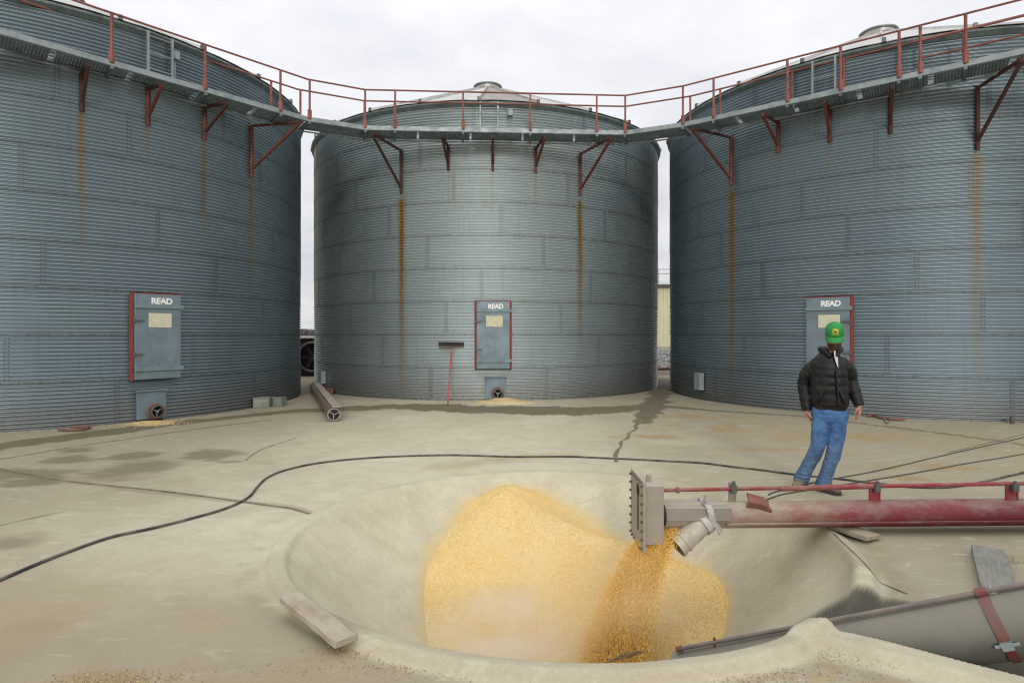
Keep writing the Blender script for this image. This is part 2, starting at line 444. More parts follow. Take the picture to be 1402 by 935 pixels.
# ring of trodden grit outside the pit rim, dirt in the crook in front of the curb
rr = np.hypot(GXX - PC.x, GYY - PC.y); thg = np.arctan2(GYY - PC.y, GXX - PC.x)
dirt = np.maximum(dirt, 0.5 * np.exp(-((rr - PR - 0.24) / 0.13) ** 2) * sstep(0.35, 0.65, nz2) * sstep(0.5, -0.2, np.sin(thg)))
ug = (GXX - TA.x) * TDX + (GYY - TA.y) * TDY; vg = -(GXX - TA.x) * TDY + (GYY - TA.y) * TDX
crook = sstep(-0.48, -0.62, vg) * sstep(-0.95, -0.6, vg) * sstep(0.0, 0.5, ug) * sstep(2.2, 1.2, ug)
crook = np.maximum(crook, np.exp(-((rr - PR - 0.34) / 0.15) ** 2) * sstep(-0.5, 0.2, GXX) * sstep(4, 3, GYY))
dirt = np.maximum(dirt, 0.95 * crook * sstep(0.36, 0.58, nz2)); grit = np.maximum(grit, 0.5 * crook * sstep(0.45, 0.6, nz3))
curb = np.maximum(sstep(-0.62, -0.55, vg) * sstep(-0.22, -0.28, vg) * sstep(0.35, 0.6, ug), sstep(-0.05, 0.0, rr - PR) * sstep(0.24, 0.16, rr - PR) * sstep(4.4, 3.9, GYY) * sstep(-1.2, -0.6, GXX))
grit *= 1 - 0.85 * curb; dirt *= 1 - 0.75 * curb
# damp trench walls
tw = sstep(0.465, 0.435, vg + 0.03 * (nz2 - 0.5)) * sstep(-0.28, -0.22, vg) * sstep(0.15, 0.3, ug) * sstep(0.05, 0.03, GZ)
tw = np.clip(tw * 1.3, 0, 1) * sstep(0.58, 0.66, rr / PR + 0.06 * (nz2 - 0.5)) * (0.8 + 0.4 * (nz3 - 0.3))
tw = np.clip(tw, 0, 1)
dirt = np.maximum(dirt, 0.0); damp = tw

M_conc = mat('concrete', (0.4, 0.37, 0.3), 0.85)
t = NT(M_conc); v = t.coord('Object'); A = t.attr('stain'); ch = t.n.new('ShaderNodeSeparateColor'); t.l.new(A.outputs['Color'], ch.inputs[0])
n_big = t.noise(v, 0.7, 6, 0.65); n_mid = t.noise(v, 4, 8, 0.7); n_fine = t.noise(v, 42, 4, 0.75)
base = t.mix(t.ramp(n_big, (0.35, (0, 0, 0)), (0.68, (1, 1, 1))), (0.49, 0.447, 0.32), (0.585, 0.55, 0.42))
base = t.mix(t.attr('pale').outputs['Fac'], t.mix(n_big, (0.255, 0.232, 0.162), (0.335, 0.307, 0.22)), base)
base = t.mix(t.math('MULTIPLY', t.ramp(n_mid, (0.42, (0, 0, 0)), (0.72, (1, 1, 1))), 0.45), base, (0.36, 0.32, 0.225))
base = t.mix(t.math('MULTIPLY', t.range(n_fine, 0.35, 0.65, 0.0, 0.6), t.range(t.attr('pale').outputs['Fac'], 0.3, 1.0, 1.0, 0.45)), base, (0.33, 0.28, 0.19))
speck = t.ramp(t.noise(v, 110, 3, 0.7), (0.60, (0, 0, 0)), (0.68, (1, 1, 1)))
pf = t.range(t.attr('pale').outputs['Fac'], 0.2, 1.0, 1.0, 0.4)
base = t.mix(t.math('MULTIPLY', t.math('MULTIPLY', speck, 0.6), pf), base, (0.17, 0.135, 0.085))
scuff = t.ramp(t.noise(v, 2.3, 9, 0.78, 0.6), (0.53, (0, 0, 0)), (0.60, (1, 1, 1)))
base = t.mix(t.math('MULTIPLY', t.math('MULTIPLY', scuff, 0.30), pf), base, (0.30, 0.262, 0.18))
lite = t.ramp(t.noise(t.scale(v, (1.0, 2.5, 1)), 3.1, 9, 0.75, 0.4), (0.55, (0, 0, 0)), (0.63, (1, 1, 1)))
base = t.mix(t.math('MULTIPLY', lite, 0.28), base, (0.62, 0.595, 0.48))
scr = t.ramp(t.noise(t.scale(v, (1.0, 9.0, 1)), 2.2, 6, 0.7), (0.60, (0, 0, 0)), (0.70, (1, 1, 1)))
base = t.mix(t.math('MULTIPLY', scr, 0.35), base, (0.30, 0.25, 0.17))
base = t.mix(ch.outputs[1], base, t.mix(n_fine, (0.37, 0.275, 0.135), (0.26, 0.19, 0.09)))
base = t.mix(t.math('MULTIPLY', ch.outputs[2], 0.9), base, t.mix(n_fine, (0.13, 0.105, 0.07), (0.30, 0.24, 0.165)))
base = t.mix(t.math('MULTIPLY', ch.outputs[0], 0.86), base, t.mix(n_mid, (0.105, 0.088, 0.048), (0.15, 0.13, 0.08)))
base = t.mix(t.math('MULTIPLY', t.attr('damp').outputs['Fac'], 0.95), base, t.mix(n_mid, (0.045, 0.046, 0.036), (0.10, 0.098, 0.08)))
base = t.mix(t.attr('film').outputs['Fac'], base, t.mix(n_fine, (0.58, 0.43, 0.19), (0.50, 0.42, 0.26)))
t.color(base); t.rough(t.range(ch.outputs[0], 0, 1, 0.95, 0.8)); t.b.inputs['Specular IOR Level'].default_value = 0.25
t.bump(t.math('ADD', t.math('MULTIPLY', n_fine, 0.7), t.math('ADD', n_mid, t.math('MULTIPLY', t.noise(v, 170, 2), 0.25))), 0.24, 0.009)
bn = [n for n in t.n if n.bl_idname == 'ShaderNodeBump'][0]; t.l.new(t.range(t.attr('pale').outputs['Fac'], 0.3, 1.0, 0.26, 0.07), bn.inputs['Strength'])

yard = inst('concrete_yard', grid_mesh('concrete_yard', GXX, GYY, GZ, M_conc))
pale = sstep(4.6, 0.9, np.abs(GXX + 0.7) + 1.6 * (nz1 - 0.5) + 0.9 * (nz2 - 0.5)) * (0.25 + 0.75 * sstep(3.0, 4.6, GYY + 1.2 * (nz1 - 0.5)))  # pit dust pales the middle; outer darkening is grime plus painted lens falloff
pale = np.maximum(pale, sstep(0.05, -0.2, rr - PR)) * (1 - 0.35 * sstep(0.9, 1.9, GXX - 0.3) * (GYY < 9))
pale = np.maximum(pale, 0.75 * curb)
yard.data.color_attributes.new('stain', 'FLOAT_COLOR', 'POINT')
yard.data.attributes.new('damp', 'FLOAT', 'POINT'); yard.data.attributes.new('pale', 'FLOAT', 'POINT'); yard.data.attributes.new('film', 'FLOAT', 'POINT')
film = (sstep(0.15, -0.01, cov + 0.16 * (nz2 - 0.5) + 0.10 * (nz3 - 0.5)) ** 1.3) * sstep(0.0, -0.15, rr - PR) * 0.9
for nm_, arr_ in (('damp', damp), ('pale', pale), ('film', film)):
    yard.data.attributes[nm_].data.foreach_set('value', arr_.reshape(-1)[np_mesh.used].astype(np.float32))
cv = np.stack([wet, grit, dirt, wet * 0 + 1], -1).reshape(-1, 4)[np_mesh.used]
yard.data.attributes['stain'].data.foreach_set('color', cv.astype(np.float32).ravel())
tag(yard, kind='structure')

# field beyond
M_field = mat('winter_field', (0.24, 0.19, 0.12), 0.95); t = NT(M_field); v = t.coord('Object')
t.color(t.mix(t.noise(v, 0.05, 6), (0.17, 0.15, 0.10), (0.30, 0.245, 0.155)))
mb = MB()
S = 3000
fxs, fys = (-S, -12.8, 14.8, S), (-S, 0.6, 23.8, S)      # open under the yard, where the pit goes down
mb.add([(x_, y_, -0.22) for y_ in fys for x_ in fxs], [(r_ * 4 + c_, r_ * 4 + c_ + 1, r_ * 4 + c_ + 5, r_ * 4 + c_ + 4) for r_ in range(3) for c_ in range(3) if (r_, c_) != (1, 1)])
tag(mb.build('field', M_field), kind='structure')
M_pond = mat('pond_water', (0.32, 0.36, 0.40), 0.08); t = NT(M_pond)
mb = MB(); a0 = -230; pts = [(a0 + 110 * math.cos(k / 40 * 2 * PI) * (1 + .1 * math.sin(3 * k)), 430 + 140 * math.sin(k / 40 * 2 * PI) * (1 + .1 * math.cos(2 * k)), -0.2) for k in range(40)]
pts = [(p[0] + 60, p[1], p[2]) for p in pts]
mb.add(pts, [tuple(range(40))]); tag(mb.build('pond', M_pond), kind='structure')

# cracks and joints of the slab: ribbons of packed dirt following the slab
M_joint = worn('packed_dirt', (0.12, 0.10, 0.07), (0.24, 0.195, 0.13), 6, 0.95)
def crack(pts, w, wob=0.03, name='pavement_joint', n=14):
    P = [G(*p) for p in pts]; vs = []; k = 0
    for i in range(len(P) - 1):
        for j in range(n + (i == len(P) - 2)):
            p = P[i].lerp(P[i + 1], j / n); d = (P[i + 1] - P[i]).normalized(); nn = Vector((-d.y, d.x, 0))
            o = (float(vnoise(np.array(p.x * 2.3 + 5), np.array(p.y * 2.3))) - 0.5) * 2 * wob
            ww = w * (0.45 + 1.1 * float(vnoise(np.array(p.x * 7 + 3), np.array(p.y * 7))))
            c = p + nn * o
            for s in (-1, 1):
                q = c + nn * s * ww / 2; q.z = float(ground_z(q.x, q.y)) + 0.004; vs.append(q)
    fs = [(2 * i, 2 * i + 1, 2 * i + 3, 2 * i + 2) for i in range(len(vs) // 2 - 1)]
    mb = MB(); mb.add(vs, fs); return tag(mb.build(name, M_joint), kind='structure')
crack([(-20, 638), (60, 655), (200, 670), (345, 688), (425, 698)], 0.035, 0.03)
crack([(-20, 632), (100, 612), (200, 597), (300, 583), (372, 575)], 0.03, 0.02)
crack([(903, 545), (893, 562), (868, 588), (846, 618), (838, 632)], 0.05, 0.06)
crack([(1297, 620), (1401, 595), (1440, 587)], 0.022, 0.01)
crack([(337, 630), (365, 614), (405, 600)], 0.02, 0.06, 'pavement_crack')
crack([(330, 560), (360, 568), (470, 566)], 0.02, 0.03, 'pavement_crack')
crack([(1140, 735), (1190, 790), (1240, 812)], 0.014, 0.03, 'pavement_crack')
crack([(0, 720), (60, 706), (90, 700)], 0.012, 0.03, 'pavement_crack')

# ------------------------------------------------------------------ grain bins
R = 5.486; NR = 9; HE = 7.24; RH = HE / NR; NC = 12
BINS = [Vector((-10.98, 14.915)), Vector((-0.805, 20.317)), Vector((9.983, 16.647))]
LABELS = ['corrugated steel grain bin at far left, wall running out of the picture',
          'middle corrugated steel grain bin with a push broom leaning on its wall',
          'corrugated steel grain bin at right, behind the man in the green cap']

TINT = [(0.80, 0.835, 0.875), (1.30, 1.25, 1.20), (0.82, 0.85, 0.89)]  # outer bins coloured darker, lens falloff painted into their zinc
def bin_material(i, root, streaks):
    m = mat('corrugated_zinc', (0.3, 0.36, 0.37), 0.42, 0.55); t = NT(m)
    m.node_tree.nodes['Principled BSDF'].inputs['Specular IOR Level'].default_value = 0.5
    v = t.coord('Object', root); x, y, z = t.sep(v)
    ang = t.math('ARCTAN2', x, t.math('MULTIPLY', y, -1.0)); s = t.math('MULTIPLY', ang, R)
    cb = t.n.new('ShaderNodeCombineXYZ'); t.l.new(s, cb.inputs[0]); t.l.new(z, cb.inputs[2]); sv = cb.outputs[0]
    oi = t.n.new('ShaderNodeObjectInfo'); rnd = oi.outputs['Random']
    n1 = t.noise(sv, 0.9, 5, 0.6); n2 = t.noise(t.scale(sv, (9, 1, 0.35)), 1.6, 5, 0.65); n3 = t.noise(sv, 14, 4, 0.7)
    col = t.mix(t.range(rnd, 0, 1), (0.325, 0.383, 0.408), (0.330, 0.388, 0.413))
    col = t.mix(t.ramp(n1, (0.35, (0, 0, 0)), (0.7, (1, 1, 1))), col, t.mix(rnd, (0.338, 0.397, 0.412), (0.352, 0.41, 0.42)))
    col = t.mix(t.math('MULTIPLY', t.ramp(n2, (0.50, (0, 0, 0)), (0.72, (1, 1, 1))), 0.22), col, (0.20, 0.23, 0.22))
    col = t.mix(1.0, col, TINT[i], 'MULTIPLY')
    # brown stain at the ring seams
    zr = t.math('FRACT', t.math('DIVIDE', z, RH)); dz = t.math('MINIMUM', zr, t.math('SUBTRACT', 1.0, zr))
    seam = t.math('MULTIPLY', t.range(dz, 0.035, 0.006), t.range(n3, 0.35, 0.62, 0.1, 0.6))
    col = t.mix(seam, col, (0.12, 0.085, 0.06))
    base = t.math('MULTIPLY', t.range(z, 0.9, 0.0), t.range(n3, 0.3, 0.65, 0.15, 0.75))
    col = t.mix(base, col, (0.23, 0.20, 0.15))
    for (a, zt, zl, w, st) in streaks:
        wob = t.math('MULTIPLY', t.math('SUBTRACT', t.noise(t.scale(sv, (3, 1, 0.5)), 1.5, 3), 0.5), 0.10)
        dd = t.math('ABSOLUTE', t.math('ADD', t.math('SUBTRACT', s, math.radians(a) * R), wob))
        core = t.math('POWER', t.range(dd, w, 0.0), 1.6)
        dn = t.range(z, zt - zl, zt - 0.15 * zl, 0.0, 1.0); up = t.range(z, zt + 0.02, zt - 0.06)
        k = t.math('MULTIPLY', t.math('MULTIPLY', core, t.math('MULTIPLY', dn, up)), t.range(n3, 0.25, 0.6, 0.55, 1.0))
        k = t.math('MULTIPLY', k, st, clamp=True)
        col = t.mix(k, col, t.mix(core, (0.34, 0.26, 0.08), (0.36, 0.17, 0.02)))
    t.color(col)
    t.rough(t.range(n1, 0.3, 0.7, 0.46, 0.52)); t.b.inputs['Metallic'].default_value = 0.92
    return m

STREAKS = [
    [(39.2, 5.49, 3.0, .10, .75), (49.8, 5.49, 1.5, .09, .35), (61.0, 5.5, 2.6, .10, .75), (73.5, 5.06, 3.6, .13, .85)],
    [(-20.7, 5.0, 5.4, .17, 1.4), (-7.8, 5.6, 1.4, .07, .3), (3.5, 5.58, 1.2, .06, .25), (14.6, 5.57, 1.5, .07, .3), (27.4, 5.0, 4.2, .15, 1.25)],
    [(-63.0, 4.98, 5.4, .18, 1.15), (-50.6, 5.5, 1.6, .08, .35), (-39.8, 5.5, 1.4, .07, .3), (-28.9, 5.49, 1.6, .07, .3), (-14.4, 4.98, 5.2, .17, .6)]]

def sheet_mesh(m):
    """one corrugated wall sheet, 30 degrees of one ring, its bolt heads included"""
    nz, na = NC * 8, 16; half = math.radians(15.25); vs = []; fs = []
    for j in range(nz + 1):
        zz = -0.012 + (RH + 0.012) * j / nz
        for k in range(na + 1):
            a = -half + 2 * half * k / na
            r = R + 0.0175 * (math.cos(2 * PI * zz * NC / RH) + 0.10 * math.cos(6 * PI * zz * NC / RH)) + 0.004 * (1 - j / nz) + (0.0012 * (k / na))
            vs.append((r * math.sin(a), -r * math.cos(a), zz))
    for j in range(nz):
        for k in range(na):
            i = j * (na + 1) + k; fs.append((i, i + 1, i + na + 2, i + na + 1))
    mb = MB(); mb.add(vs, fs)
    def bolt(a, zz):
        rr_ = R + 0.021; o = Vector((math.sin(a), -math.cos(a), 0)); tt = Vector((math.cos(a), math.sin(a), 0))
        rg = [[o * (rr_ + h) + tt * (q * math.cos(c * PI / 3)) + Vector((0, 0, zz + q * math.sin(c * PI / 3))) for c in range(6)] for h, q in ((-0.012, 0.014), (0.005, 0.012))]
        mb.mi = 1; mb.loft(rg); mb.mi = 0
    for k in range(10): bolt(-half + 2 * half * (k + 0.5) / 10, RH / NC * 0.0 + 0.004)
    for k in range(11):
        bolt(half - 0.006, RH / NC * (k + 1)); bolt(half - 0.016, RH / NC * (k + 1))
    me = bpy.data.meshes.new('wall_sheet'); me.from_pydata(mb.v, [], mb.f)
    me.materials.append(m); me.materials.append(M_bolt)
    me.polygons.foreach_set('material_index', mb.m)
    me.polygons.foreach_set('use_smooth', [mi == 0 for mi in mb.m]); me.update()
    return me

M_roof = mat('roof_zinc', (0.46, 0.46, 0.44), 0.45, 0.35); t = NT(M_roof); v = t.coord('Object')
oi = t.n.new('ShaderNodeObjectInfo')
nn = t.noise(v, 2.0, 6, 0.65)
c = t.mix(oi.outputs['Random'], (0.40, 0.40, 0.385), (0.50, 0.495, 0.47))
t.color(t.mix(t.ramp(nn, (0.45, (0, 0, 0)), (0.7, (1, 1, 1))), c, (0.33, 0.29, 0.25)))
M_roofbrown = worn('roof_brown_primer', (0.22, 0.185, 0.165), (0.34, 0.32, 0.30), 5, 0.6, 0.2)
NP = 24; RT = 0.42; ZT = 9.62; RE = R + 0.10
def roof_panel_mesh():
    half = math.radians(180 / NP); mb = MB(); t_ = 0.012
    def pt(r, a, h): 
        zz = HE + 0.03 + (RE - r) / (RE - RT) * (ZT - HE); return Vector((r * math.sin(a), -r * math.cos(a), zz + h))
    n = 8; rows = [RE, RE - 0.02, 3.6, 1.8, RT]
    for h0 in (0.0, -t_):
        pass
    # sheet with a raised rib on both edges
    prof = [(-1.0, 0.0), (-0.985, 0.055), (-0.955, 0.055), (-0.94, 0.0), (-0.5, 0.004), (0, 0.0), (0.5, 0.004), (0.96, 0.0), (0.985, 0.045), (1.0, 0.045)]
    rings = []
    for r in rows:
        w = RE * half  # ribs keep their width: map by arc length near the edges
        up = []
        for f, h in prof:
            dev = (1 - abs(f)) * w; a = (half - min(dev / r, half)) if abs(f) > 0.9 else half * abs(f)
            up.append(pt(r, math.copysign(a, f), h))
        lo = [p - Vector((0, 0, t_)) for p in reversed(up)]
        rings.append(up + lo)
    mb.loft(rings)
    return mb.mesh('roof_panel', M_roof)
roof_me = roof_panel_mesh()
roof_me_b = roof_me.copy(); roof_me_b.materials.clear(); roof_me_b.materials.append(M_roofbrown)

def lettering_mesh(text, size, depth, m, bold=0.012):
    cu = bpy.data.curves.new('lettering', 'FONT'); cu.body = text; cu.size = size; cu.extrude = depth; cu.offset = bold
    cu.align_x = 'CENTER'; cu.space_character = 0.92
    o = bpy.data.objects.new('lettering_source', cu); COL.objects.link(o)
    bpy.context.view_layer.update()
    me = bpy.data.meshes.new_from_object(o.evaluated_get(bpy.context.evaluated_depsgraph_get()))
    bpy.data.objects.remove(o); bpy.data.curves.remove(cu)
    me.name = 'lettering'; me.materials.clear(); me.materials.append(m); return me
READ = lettering_mesh('READ', 0.155, 0.002, M_white, 0.006)

def polar(a, r, z): return Vector((r * math.sin(a), -r * math.cos(a), z))

def make_door(root, deg, flip):
    """door hung on the wall at the given angle; frame is local x right, y into the wall, z up"""
    a = math.radians(deg); rt = (0, 0, a); org = polar(a, R + 0.02, 0)
    def part(mb, name, m, parent=None, **k):
        o = mb.build(name, m, parent, **k)
        return o
    W, Z0, Z1 = 0.80, 0.79, (2.36 if abs(deg) > 30 else 2.41)
    d = MB(); d.box((0, -0.085, (Z0 + Z1) / 2), (W, 0.035, Z1 - Z0))
    door = d.build('door', M_door, root, bevel=0.006, loc=org, rot=rt)
    mb = MB()
    for s in ((-1, 1) if abs(deg) < 30 else (-flip,)): mb.box((s * (W / 2 + 0.026), -0.02, (Z0 + Z1) / 2 - 0.01), (0.05, 0.09, Z1 - Z0 + 0.02))
    mb.box((0, -0.015, Z1 + 0.014), (W + 0.06, 0.06, 0.02))
    part(mb, 'door_frame', M_doorred, door, bevel=0.004)
    for z in (Z1 - 0.20, 1.00):
        mb = MB(); mb.box((0.02, -0.118, z - 0.085 + 0.06), (W + 0.05, 0.028, 0.075)); part(mb, 'cross_bar', M_strap, door, bevel=0.005)
    for z in (Z1 - 0.49, 1.25):
        mb = MB(); x0 = -flip * W / 2
        mb.bar((x0 - flip * 0.03, -0.12, z), (x0 + flip * 0.13, -0.13, z + 0.005), 0.03, 0.03); mb.tube([(x0 - flip * 0.02, -0.12, z - 0.05), (x0 - flip * 0.02, -0.12, z + 0.05)], 0.016)
        part(mb, 'latch', M_bolt, door)
    mb = MB(); mb.box((0.03, -0.1055, Z1 - 0.48), (0.40, 0.005, 0.26)); mb.box((0.10, -0.1095, Z1 - 0.485), (0.235, 0.003, 0.262))
    part(mb, 'notice', M_notice, door)
    inst('lettering', READ, door, (0.06, -0.1045, Z1 - 0.175), (PI / 2, 0, 0))
    mb = MB()
    for s in (-1, 1):
        for k in range(3): mb.ell((W * s * 0.44, -0.104, Z1 - 0.03 - 0.0 * k), (0.012, 0.008, 0.012), 6, 4)
    part(mb, 'rivet', M_strap, door)

def make_outlet(root, deg):
    a = math.radians(deg); org = polar(a, R + 0.02, 0); rt = (0, 0, a)
    mb = MB(); mb.box((0, -0.03, 0.31), (0.50, 0.08, 0.52)); mb.box((0, -0.055, 0.575), (0.54, 0.12, 0.03))
    pl = mb.build('outlet_plate', M_door, root, bevel=0.005, loc=org, rot=rt)
    Rx = Matrix.Rotation(PI / 2, 3, 'X')
    mb = MB(); mb.lathe([(0.112, 0.0), (0.155, 0.0), (0.155, 0.05), (0.148, 0.06), (0.125, 0.06), (0.112, 0.05), (0.112, 0.0)], (0.05, -0.07, 0.19), 24, Rx, False)
    mb.build('outlet_pipe', M_outring, pl, smooth=SM)
    mb = MB(); mb.lathe([(0.108, 0.0), (0.118, 0.0), (0.118, 0.17), (0.103, 0.17), (0.103, 0.0)], (0.05, -0.06, 0.19), 24, Rx, False)
    mb.build('pipe_end', M_pipe, pl, smooth=SM)
    mb = MB(); mb.lathe([(0.105, 0.0), (0.105, 0.012)], (0.05, -0.075, 0.19), 20, Rx); mb.build('pipe_throat', M_dark, pl)
    mb = MB(); mb.tube([(0.05, -0.06, 0.19), (0.05, -0.20, 0.19)], 0.022, 8)
    for k in range(3):
        q = k * 2 * PI / 3 + 0.5; mb.bar((0.05, -0.17, 0.19), (0.05 + 0.1 * math.cos(q), -0.15, 0.19 + 0.1 * math.sin(q)), 0.018)
    mb.build('auger_shaft', M_galv, pl)

def make_ladder(root, deg, z0, z1):
    a = math.radians(deg); org = polar(a, R + 0.02, 0); rt = (0, 0, a); mb = MB()
    for s in (-1, 1): mb.bar((s * 0.21, -0.13, z0), (s * 0.21, -0.13, z1), 0.035, 0.05)
    lad = mb.build('ladder', M_galv, root, loc=org, rot=rt)
    z = z0 + 0.12
    while z < z1:
        q = MB(); q.tube([(-0.21, -0.13, z), (0.21, -0.13, z)], 0.014, 8); q.build('rung', M_galv, lad); z += 0.3
    q = MB()
    for s in (-1, 1):
        for zz in (z0 + 0.1, z1 - 0.1): q.bar((s * 0.21, -0.13, zz), (s * 0.21, 0.02, zz), 0.03, 0.01)
    q.build('stand_off', M_galv, lad)

def make_box(root, deg, z, w, h, d, cond=None, name='junction_box'):
    a = math.radians(deg); org = polar(a, R + 0.02, 0); rt = (0, 0, a); mb = MB(); mb.box((0, -d / 2, z), (w, d, h))
    bx = mb.build(name, M_galv, root, bevel=0.006, loc=org, rot=rt)
    q = MB(); q.box((0, -d - 0.006, z), (w * 0.94, 0.012, h * 0.94)); q.build('box_cover', M_galv, bx)
    if cond is not None:
        q = MB(); q.tube([(0, -0.04, z - h / 2), (0, -0.04, cond)], 0.017, 8); q.build('conduit', M_galv, bx)

DOORS = [(51.3, 1), (3.6, 1), (-40.0, -1)]
RING_ROT = [0, 14, 3, 19, 7, 16, 2, 21, 9]
bin_roots = []
for i in range(3):
    rt = empty('grain_bin', (BINS[i].x, BINS[i].y, 0), 0, LABELS[i], 'grain bin', 'corrugated grain bins round the yard')
    bin_roots.append(rt)
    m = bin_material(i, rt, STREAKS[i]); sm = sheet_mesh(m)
    for k in range(NR):
        for j in range(12):
            inst('wall_sheet', sm, rt, (0, 0, k * RH), (0, 0, math.radians(30 * j + RING_ROT[(k + 2 * i) % 9])))
    brown = {1: (0, 2), 0: (5,), 2: ()}[i]
    for j in range(NP):
        inst('roof_panel', roof_me_b if j in brown else roof_me, rt, (0, 0, 0), (0, 0, math.radians(360 / NP * (j + 0.5))))
    # eave angle: a thin dark ring under the panel ends
    mb = MB(); n = 72; rings = []
    for k in range(n + 1):
        a = 2 * PI * k / n
        rings.append([polar(a, R + 0.012, HE - 0.10), polar(a, R + 0.085, HE - 0.035), polar(a, R + 0.085, HE + 0.006), polar(a, R + 0.012, HE + 0.006)])
    mb.loft(rings, cap=False); mb.build('eave_ring', M_deck, rt)
    mb = MB(); mb.lathe([(RT + 0.10, ZT - 0.06), (RT + 0.06, ZT + 0.02), (RT, ZT + 0.04), (RT, ZT + 0.17)], (0, 0, 0), 32)
    cap = mb.build('roof_cap', M_roof, rt, smooth=SM)
    mb = MB(); mb.lathe([(RT + 0.05, ZT + 0.17), (RT + 0.055, ZT + 0.205), (RT - 0.02, ZT + 0.235), (0.15, ZT + 0.27)], (0, 0, 0), 32); mb.build('cap_lid', M_galv, cap, smooth=SM)
    make_door(rt, *DOORS[i]); make_outlet(rt, DOORS[i][0] + (-1.0 if i == 0 else 0.6))
    make_ladder(rt, {0: 51.5, 1: 2.6, 2: -40.6}[i], 6.4, 7.2)
    # clips along the eave
    clip = MB()
    clip.box((0, -(R + 0.10), HE + 0.06), (0.07, 0.05, 0.09)); cm = clip.mesh('eave_clip', M_bolt)
    for j in range(NP): inst('eave_clip', cm, rt, (0, 0, 0), (0, 0, math.radians(360 / NP * j)))
make_box(bin_roots[0], 54.6, 6.95, .13, .17, .1, 6.25)
make_box(bin_roots[1], 7.8, 6.98, .13, .17, .1, 6.25)
make_box(bin_roots[1], -53.5, 0.42, .24, .34, .12)
make_box(bin_roots[2], -74, 0.45, .24, .42, .12)

# ------------------------------------------------------------------ catwalk
ZD = 6.30
CW = [Vector((-11.2, 5.75)), Vector((-4.45, 13.29)), Vector((-3.33, 13.86)), Vector((2.63, 14.2)), Vector((3.83, 13.65)), Vector((12.0, 7.39))]
cat = empty('catwalk', (0, 13.5, 0), 0, 'steel mesh catwalk with red pipe railings running past all three bins', 'catwalk')
CO = Vector((0, -13.5, 0))   # parts are in catwalk coordinates
WID = 0.62
def c3(p, z): return Vector((p.x, p.y, z)) + CO
def seg_frame(i):
    a, b_ = CW[i], CW[i + 1]; d = (b_ - a).normalized(); n = Vector((-d.y, d.x)); return a, b_, d, n
# inner edge by mitred offset
INN = []
for i, p in enumerate(CW):
    ns = []
    if i > 0: ns.append(seg_frame(i - 1)[3])
    if i < len(CW) - 1: ns.append(seg_frame(i)[3])
    n = sum(ns, Vector((0, 0))).normalized(); INN.append(p + n * WID / n.dot(ns[0]))
for i in range(5):
    a, b_ = CW[i], CW[i + 1]; ia, ib = INN[i], INN[i + 1]; L = (b_ - a).length; n = max(1, round(L / 1.1))
    for k in range(n):
        t0, t1 = k / n + 0.004, (k + 1) / n - 0.004
        mb = MB()
        for q in range(9):
            w = 0.06 + 0.88 * q / 8
            p0 = a.lerp(b_, t0).lerp(ia.lerp(ib, t0), w); p1 = a.lerp(b_, t1).lerp(ia.lerp(ib, t1), w)
            mb.bar(c3(p0, ZD - 0.02), c3(p1, ZD - 0.02), 0.02, 0.035)
        nc = max(2, int(L / n / 0.05))
        for q in range(nc):
            tt = t0 + (t1 - t0) * (q + 0.5) / nc
            mb.bar(c3(a.lerp(b_, tt), ZD - 0.022), c3(ia.lerp(ib, tt), ZD - 0.022), 0.017, 0.022)
        mb.build('deck_grating', M_deck, cat)
    for (p0, p1, hh) in ((a, b_, 0.095), (ia, ib, 0.095)):
        mb = MB(); mb.bar(c3(p0, ZD + 0.0), c3(p1, ZD + 0.0), 0.012, hh)
        d = (p1 - p0).normalized(); nrm = Vector((-d.y, d.x)) * (0.03 if p0 is a else -0.03)
        mb.bar(c3(p0 + nrm, ZD - 0.05), c3(p1 + nrm, ZD - 0.05), 0.06, 0.006)
        mb.build('edge_channel', M_galv, cat)
    # conduit run clipped below the deck
    mb = MB(); p0 = ia.lerp(a, 0.2); p1 = ib.lerp(b_, 0.2)
    mb.tube([c3(p0, ZD - 0.13), c3(p1, ZD - 0.13)], 0.018, 6); mb.build('conduit', M_galv, cat)

def on_deck(px):
    """point of the outer edge seen at photo column px, by intersecting in plan"""
    k = (px - CX) / F
    for i in range(5):
        a, b_ = CW[i], CW[i + 1]; d = b_ - a
        den = d.x - k * d.y
        t_ = (k * a.y - a.x) / den
        if 0 <= t_ <= 1: return i, t_, a.lerp(b_, t_), INN[i].lerp(INN[i + 1], t_), seg_frame(i)
RAILH = 0.86
posts = [(153,), (281,), (384,), (424,), (500,), (541,), (634,), (726,), (817,), (856,), (935,), (977,), (1078,), (1151,), (1231,), (1260,), (1322,)]
def post(p, base_h, top, outward):
    mb = MB(); q = c3(p, 0)
    mb.box(q + Vector((0, 0, (ZD + top) / 2)), (0.038, 0.038, top - ZD))
    o = mb.build('rail_post', M_railred, cat)
    mb = MB(); mb.box(q + Vector((0, 0, ZD + 0.10)), (0.07, 0.07, 0.20)); mb.build('post_foot', M_railred, o)
    return o
extra = [(CW[0].lerp(CW[1], 0.13), INN[0].lerp(INN[1], 0.13)), (CW[4].lerp(CW[5], 0.62), INN[4].lerp(INN[5], 0.62)), (CW[4].lerp(CW[5], 0.8), INN[4].lerp(INN[5], 0.8))]
for (px,) in posts:
    i, t_, po, pi_, fr = on_deck(px)
    post(po, 0, ZD + RAILH, 1)
    if px not in (634,): post(pi_, 0, ZD + RAILH - 0.02, -1)
for po, pi_ in extra: post(po, 0, ZD + RAILH, 1); post(pi_, 0, ZD + RAILH, 1)
for k, line in enumerate((CW, INN)):
    mb = MB(); mb.tube([c3(p, ZD + RAILH - 0.02 * k) for p in line], 0.020, 8); mb.build('handrail', M_railred, cat, smooth=SM)
